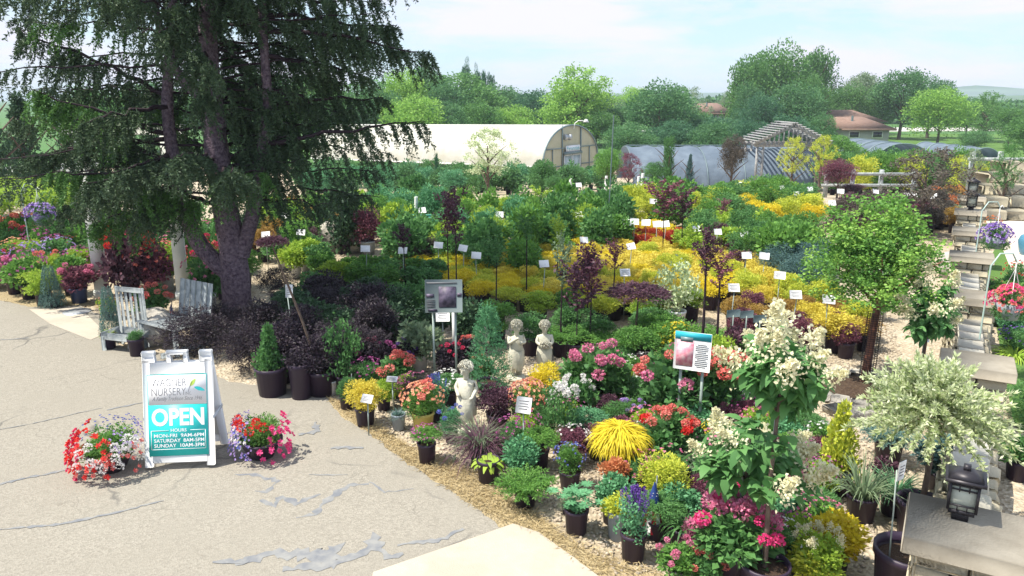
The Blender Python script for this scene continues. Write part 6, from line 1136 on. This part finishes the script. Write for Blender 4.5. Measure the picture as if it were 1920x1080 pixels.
I('globe_spruce', 'round blue globe spruce at the top of the gold block', 'conifer', 1172, 404, 48, 34, 'needle', 'bluedark')
I('golden_spirea', 'golden shrub at the right end of the bronze rows in a black pot', C, 1562, 660, 120, 66, 'fine', 'gold', pw=.3)
I('golden_spirea', 'yellow green shrub right of the bronze rows beside the guarded tree', C, 1600, 640, 90, 60, 'fine', 'yellowgreen', pw=.3)
I('flower_pot', 'white pot of green stems behind the guarded trunk', C, 1648, 602, 50, 40, 'fine', 'green', pot='whitepot')
# right of the wall
reg([(1858, 500), (1930, 505), (1960, 600), (1900, 600), (1868, 560)], .5, .5, [('broad', 'green', .6, .5), ('fine', 'mid', .6, .5), ('fine', 'teal', .6, .55)], {'green': 'green bedding plant right of the stone wall', 'mid': 'dark bedding plant right of the stone wall', 'teal': 'blue green bedding plant right of the stone wall'}, 'bedding plants right of the stone wall', 'bedding_plant', 'perennial', fls=[('dots', 'red'), None, ('dots', 'violet'), None, ('dots', 'coral')], pot=(None,))
I('daylily', 'bright green daylily clump right of the stone wall', C, 1900, 672, 120, 70, 'strap', 'lime', pot=None)
I('dark_hedge', 'dark clipped shrub right of the wall below the daylily', 'shrub', 1925, 790, 130, 90, 'needle', 'mid', pot=None)
I('canna', 'green spiky plant with orange blooms by the lowest stone step', C, 1858, 442, 44, 50, 'tallgrass', 'green', fl=('dots', 'orange'), pot=None)
I('poppy', 'plant with two scarlet blooms at the right edge of the bed', C, 1905, 545, 60, 60, 'fine', 'mid', fl=('dots', 'red'), pot=None)
def basket(x, y, z, r, colr, label, c2=None):
    t = thing('hanging_basket', label, 'hanging basket', (x, y, z)); g = G(); g.lathe([(0, -.2), (.10, -.2), (.16, 0), (.14, 0)], 16); part('basket', g.mesh('basket', M['greypot']), t); g = G()
    for k_ in range(3): a = k_ * 2.1; g.tube([(.14 * math.cos(a), .14 * math.sin(a), 0), (0, 0, .42)], .005, 4)
    g.tube([(0, 0, .42), (0, 0, .5), (.03, 0, .54), (.06, 0, .5)], .008, 5); part('hanger', g.mesh('hanger', M['card']), t)
    part('foliage', fol('fine', 'mid'), t, (0, 0, -r * .95), scale=(r * 1.8, r * 1.8, r * 1.7)); part('flowers', flw('manydots', colr), t, (0, 0, -r), scale=(r * 2.05, r * 2.05, r * 1.9)); part('flowers', flw('manydots', c2 or colr), t, (0, 0, -r), scale=(r * 2.1, r * 2.1, r * 1.85), rot=(0, 0, 2)); return t
def hook(x, y, h, label, dx=.3):
    t = thing('shepherd_hook', label, 'hook', (x, y, gz(y))); g = G(); g.tube([(0, 0, 0), (0, 0, h - .15), (dx * .3, 0, h), (dx * .8, 0, h), (dx, 0, h - .1)], .010, 6); part('rod', g.mesh('rod', M['pole']), t)
x, y = P(1866, 450, 1.0); basket(x, y, gz(y) + 1.05, .30, 'violet', 'violet and white petunia basket beside the stone wall', 'lilac'); hook(x - .3, y, 1.65, 'thin rod hook holding the violet basket by the wall')
x, y = P(1892, 580, .9); basket(x, y, .98, .27, 'hotpink', 'hot pink petunia basket right of the stone wall', 'coral'); hook(x - .3, y, 1.58, 'thin rod hook holding the hot pink basket')
x, y = P(76, 408, 1.1); basket(x, y, 1.15, .30, 'lilac', 'lilac petunia basket over the left edge display', 'violet'); hook(x - .3, y, 1.75, 'thin rod hook holding the lilac basket at the left')
# garden ornament at the right edge
x, y = P(1928, 480); t = thing('garden_ornament', 'blue and white glazed stacked ornament cut by the right edge', 'ornament', (x, y, .02)); g = G(); g.lathe([(0, 0), (.16, 0), (.2, .08), (.24, .3), (.2, .42), (.12, .46), (0, .46)], 18); part('body', g.mesh('body', M['bluecer'], True), t); g = G(); g.lathe([(0, .46), (.15, .46), (.17, .5), (.13, .54), (.15, .58), (.12, .63), (.13, .67), (.08, .72), (0, .74)], 18); part('cap', g.mesh('cap', M['card'], True), t)
# plant stand, bench, boulders, crate
x, y = P(243, 655); t = thing('plant_stand', 'weathered white plant stand with slatted back and trough', 'plant stand', (x, y, .012), -.30)
g = G(); [g.rock((sx * .22, .12, .42), (.035, .035, .84), j=0) for sx in (-1, 1)]; [g.rock((k_ * .08, .13, .50), (.04, .015, .56), j=0) for k_ in range(-2, 3)]; g.rock((0, .12, .80), (.48, .03, .07), j=0); part('slatted_back', g.mesh('slatted_back', M['weather']), t)
g = G(); g.rock((0, -.02, .16), (.5, .30, .02), j=0); [g.rock((0, yy, .21), (.54, .02, .10), j=0) for yy in (-.18, .13)]; [g.rock((xx, -.02, .21), (.02, .3, .10), j=0) for xx in (-.26, .26)]; part('trough', g.mesh('trough', M['weather']), t)
for sx in (-1, 1): g = G(); g.rock((sx * .25, -.18, .10), (.045, .045, .22), j=0); part('leg', g.mesh('leg', M['weather']), t)
x, y = P(326, 655); t = thing('wooden_bench', 'weathered white wooden bench with fan slatted back beneath the spruce', 'bench', (x, y, .012), -.55)
g = G(); [g.rock((-.30 + k_ * .12, .30 + .03 * k_ * 0, .62), (.095, .02, .62), j=.0) for k_ in range(6)]; part('backrest', g.mesh('backrest', M['weather']), t, (0, 0, 0), (-.18, 0, 0)); g = G(); [g.rock((0, -.20 + k_ * .10, .38), (.85, .085, .02), j=0) for k_ in range(5)]; part('seat', g.mesh('seat', M['weather']), t)
for sx in (-1, 1):
    for sy in (-.2, .2): g = G(); g.rock((sx * .36, sy, .18), (.06, .06, .37), j=0); part('leg', g.mesh('leg', M['weather']), t)
g = G(); [g.rock((sx * .36, -.05, .07), (.05, .75, .07), j=0) for sx in (-1, 1)]; part('runners', g.mesh('runners', M['weather']), t)
def boulder(bx, by, sx, sy, sz, label, m='boulder', z=0):
    x, y = P(bx, by); t = thing('boulder', label, 'boulder', (x, y, gz(y) + z), random.uniform(0, 3)); q = sph(1, 0); g = G(); n, m_ = 20, 12; V = []
    sd = rng.normal(0, 1, (6, 3))
    for i in range(m_ + 1):
        for j in range(n): a, b_ = j / n * 6.283, -1.2 + i / m_ * 2.77; d = np.array([math.cos(a) * math.cos(b_), math.sin(a) * math.cos(b_), math.sin(b_)]); r = 1 + .12 * math.sin(3 * d @ sd[0]) + .1 * math.sin(4 * d @ sd[1] + 1) + .05 * math.sin(9 * d @ sd[2]); V.append(d * r * [sx, sy, sz] + [0, 0, sz * .75])
    g.add(V, [[i * n + j, i * n + (j + 1) % n, (i + 1) * n + (j + 1) % n, (i + 1) * n + j] for i in range(m_) for j in range(n)]); part('rock', g.mesh('rock', M[m], True), t)
boulder(292, 642, .34, .26, .28, 'brown rounded boulder between plant stand and bench'); boulder(628, 474, .34, .22, .40, 'pale pointed boulder in the middle distance right of the trunk'); boulder(662, 472, .42, .25, .26, 'flat reddish boulder beside the pale pointed one'); boulder(1785, 520, .3, .25, .3, 'dark rock left of the stone wall by the path')
x, y = P(798, 452); t = thing('crate', 'teal slatted plastic crate in the middle distance', 'crate', (x, y, gz(y) + .32), .05); wd = 64 / FPX * 19
g = G(); g.box((0, 0, .02), (wd, .5, .04)); [g.box((0, sy * .25, z), (wd, .03, .035)) for sy in (-1, 1) for z in (.1, .18, .27)]; [g.box((sx * wd / 2, 0, z), (.03, .5, .035)) for sx in (-1, 1) for z in (.1, .18, .27)]; [g.box((-wd / 2 + k_ * wd / 10, sy * .255, .15), (.03, .02, .28)) for k_ in range(11) for sy in (-1, 1)]; part('basket', g.mesh('basket', M['crate']), t)
t2 = thing('low_table', 'low dark table carrying the teal crate', 'table', (x, y, gz(y)), .05); g = G(); g.box((0, 0, .29), (wd * 1.05, .6, .04)); part('top', g.mesh('top', M['greywood']), t2)
for sx in (-1, 1):
    for sy in (-1, 1): g = G(); g.box((sx * wd * .45, sy * .25, .135), (.05, .05, .27)); part('leg', g.mesh('leg', M['greywood']), t2)
for px, py, hh, lb in [(779, 445, 1.0, 'white trunk sleeve left of the teal crate'), (809, 432, .9, 'white trunk sleeve standing behind the teal crate'), (1066, 396, 1.0, 'white trunk sleeve in the row below the greenhouse'), (1133, 378, .9, 'white trunk sleeve before the purple tree far right of the greenhouse'), (1192, 400, 1.1, 'white trunk sleeve beside the globe spruce'), (1200, 390, 1.1, 'second white trunk sleeve beside the globe spruce')]:
    x, y = P(px, py); t = thing('trunk_sleeve', lb, 'tree sleeve', (x, y, gz(y))); g = G(); g.tube([(0, 0, 0), (.05, 0, hh)], .045, 8); part('sleeve', g.mesh('sleeve', M['card']), t)
x, y = P(1138, 468); t = thing('tall_stake', 'tall thin green metal rod rising from the bright yellow strip', 'stake', (x, y, gz(y))); g = G(); g.tube([(0, 0, 0), (.06, 0, 3.0)], .014, 5); part('rod', g.mesh('rod', M['frame']), t)
for px, py, lb in [(1375, 590, 'dark grey tray leftmost of the blank grey placards'), (1400, 592, 'blank grey placard second from the left above the bronze rows'), (1425, 600, 'blank grey placard third from the left'), (1455, 602, 'blank grey placard rightmost, nearest the lilac panicles')]:
    x, y = P(px, py, .6); t = thing('grey_placard', lb, 'placard', (x, y, .01), .2); g = G(); g.box((0, 0, .29), (.015, .015, .58)); part('stake', g.mesh('stake', M['stake']), t); g = G(); g.rock((0, 0, .6), (.19, .012, .10), j=0); part('card', g.mesh('card', M['frame']), t)
print('COUNTS', cnt)

# ------------------------------------------------------------------ low plants between the named ones
def filler(x, y, k):
    if any(math.hypot(x - a, y - b) < .22 for a, b in PLACED): return
    kind, co, w_, h_, nm = random.choice([('fine', 'mid', .42, .34, 'small dark green bedding plant'), ('broad', 'green', .4, .3, 'small leafy green plant'), ('lace', 'mid', .46, .3, 'small ferny plant'), ('fine', 'plum', .38, .3, 'small plum leaved plant'), ('broad', 'teal', .4, .32, 'small blue green plant'), ('fine', 'lime', .36, .28, 'small lime leaved plant')])
    plant('bedding_plant', nm + ' filling a gap ' + ('left of the cherub statues' if x < -.3 else 'near the fountain grass and roses' if x < .6 else 'among the pink hydrangeas' if x < 1.8 else 'before the gravel path') + (' in front' if y < 7.5 else ' behind'), 'bedding plant', x, y, w_, h_, kind, co, fl=random.choice([None, None, ('dots', 'pink'), ('dots', 'white'), ('dots', 'magenta')]), pw=.18, ph=.15, group='small plants filling the gaps of the near bed')
fill([(655, 690), (900, 700), (1100, 660), (1380, 690), (1500, 740), (1560, 860), (1560, 1000), (1380, 1060), (1230, 1010), (1120, 930), (960, 850), (840, 810), (700, 770)], .25, .29, filler)
# ------------------------------------------------------------------ haze
g = G(); g.box((0, 800, 6.0), (3600, 3400, 24)); mh = bpy.data.materials.new('haze'); mh.use_nodes = True; t = mh.node_tree; t.nodes.clear()
out = N(t, 'ShaderNodeOutputMaterial'); pv = N(t, 'ShaderNodeVolumePrincipled'); pv.inputs['Color'].default_value = (.72, .84, .98, 1); pv.inputs['Density'].default_value = .0006; pv.inputs['Anisotropy'].default_value = 0
t.links.new(pv.outputs[0], out.inputs['Volume']); struct('haze', g.mesh('haze', mh), 'stuff', 'faint pale blue summer haze over the far trees and hills', 'haze')
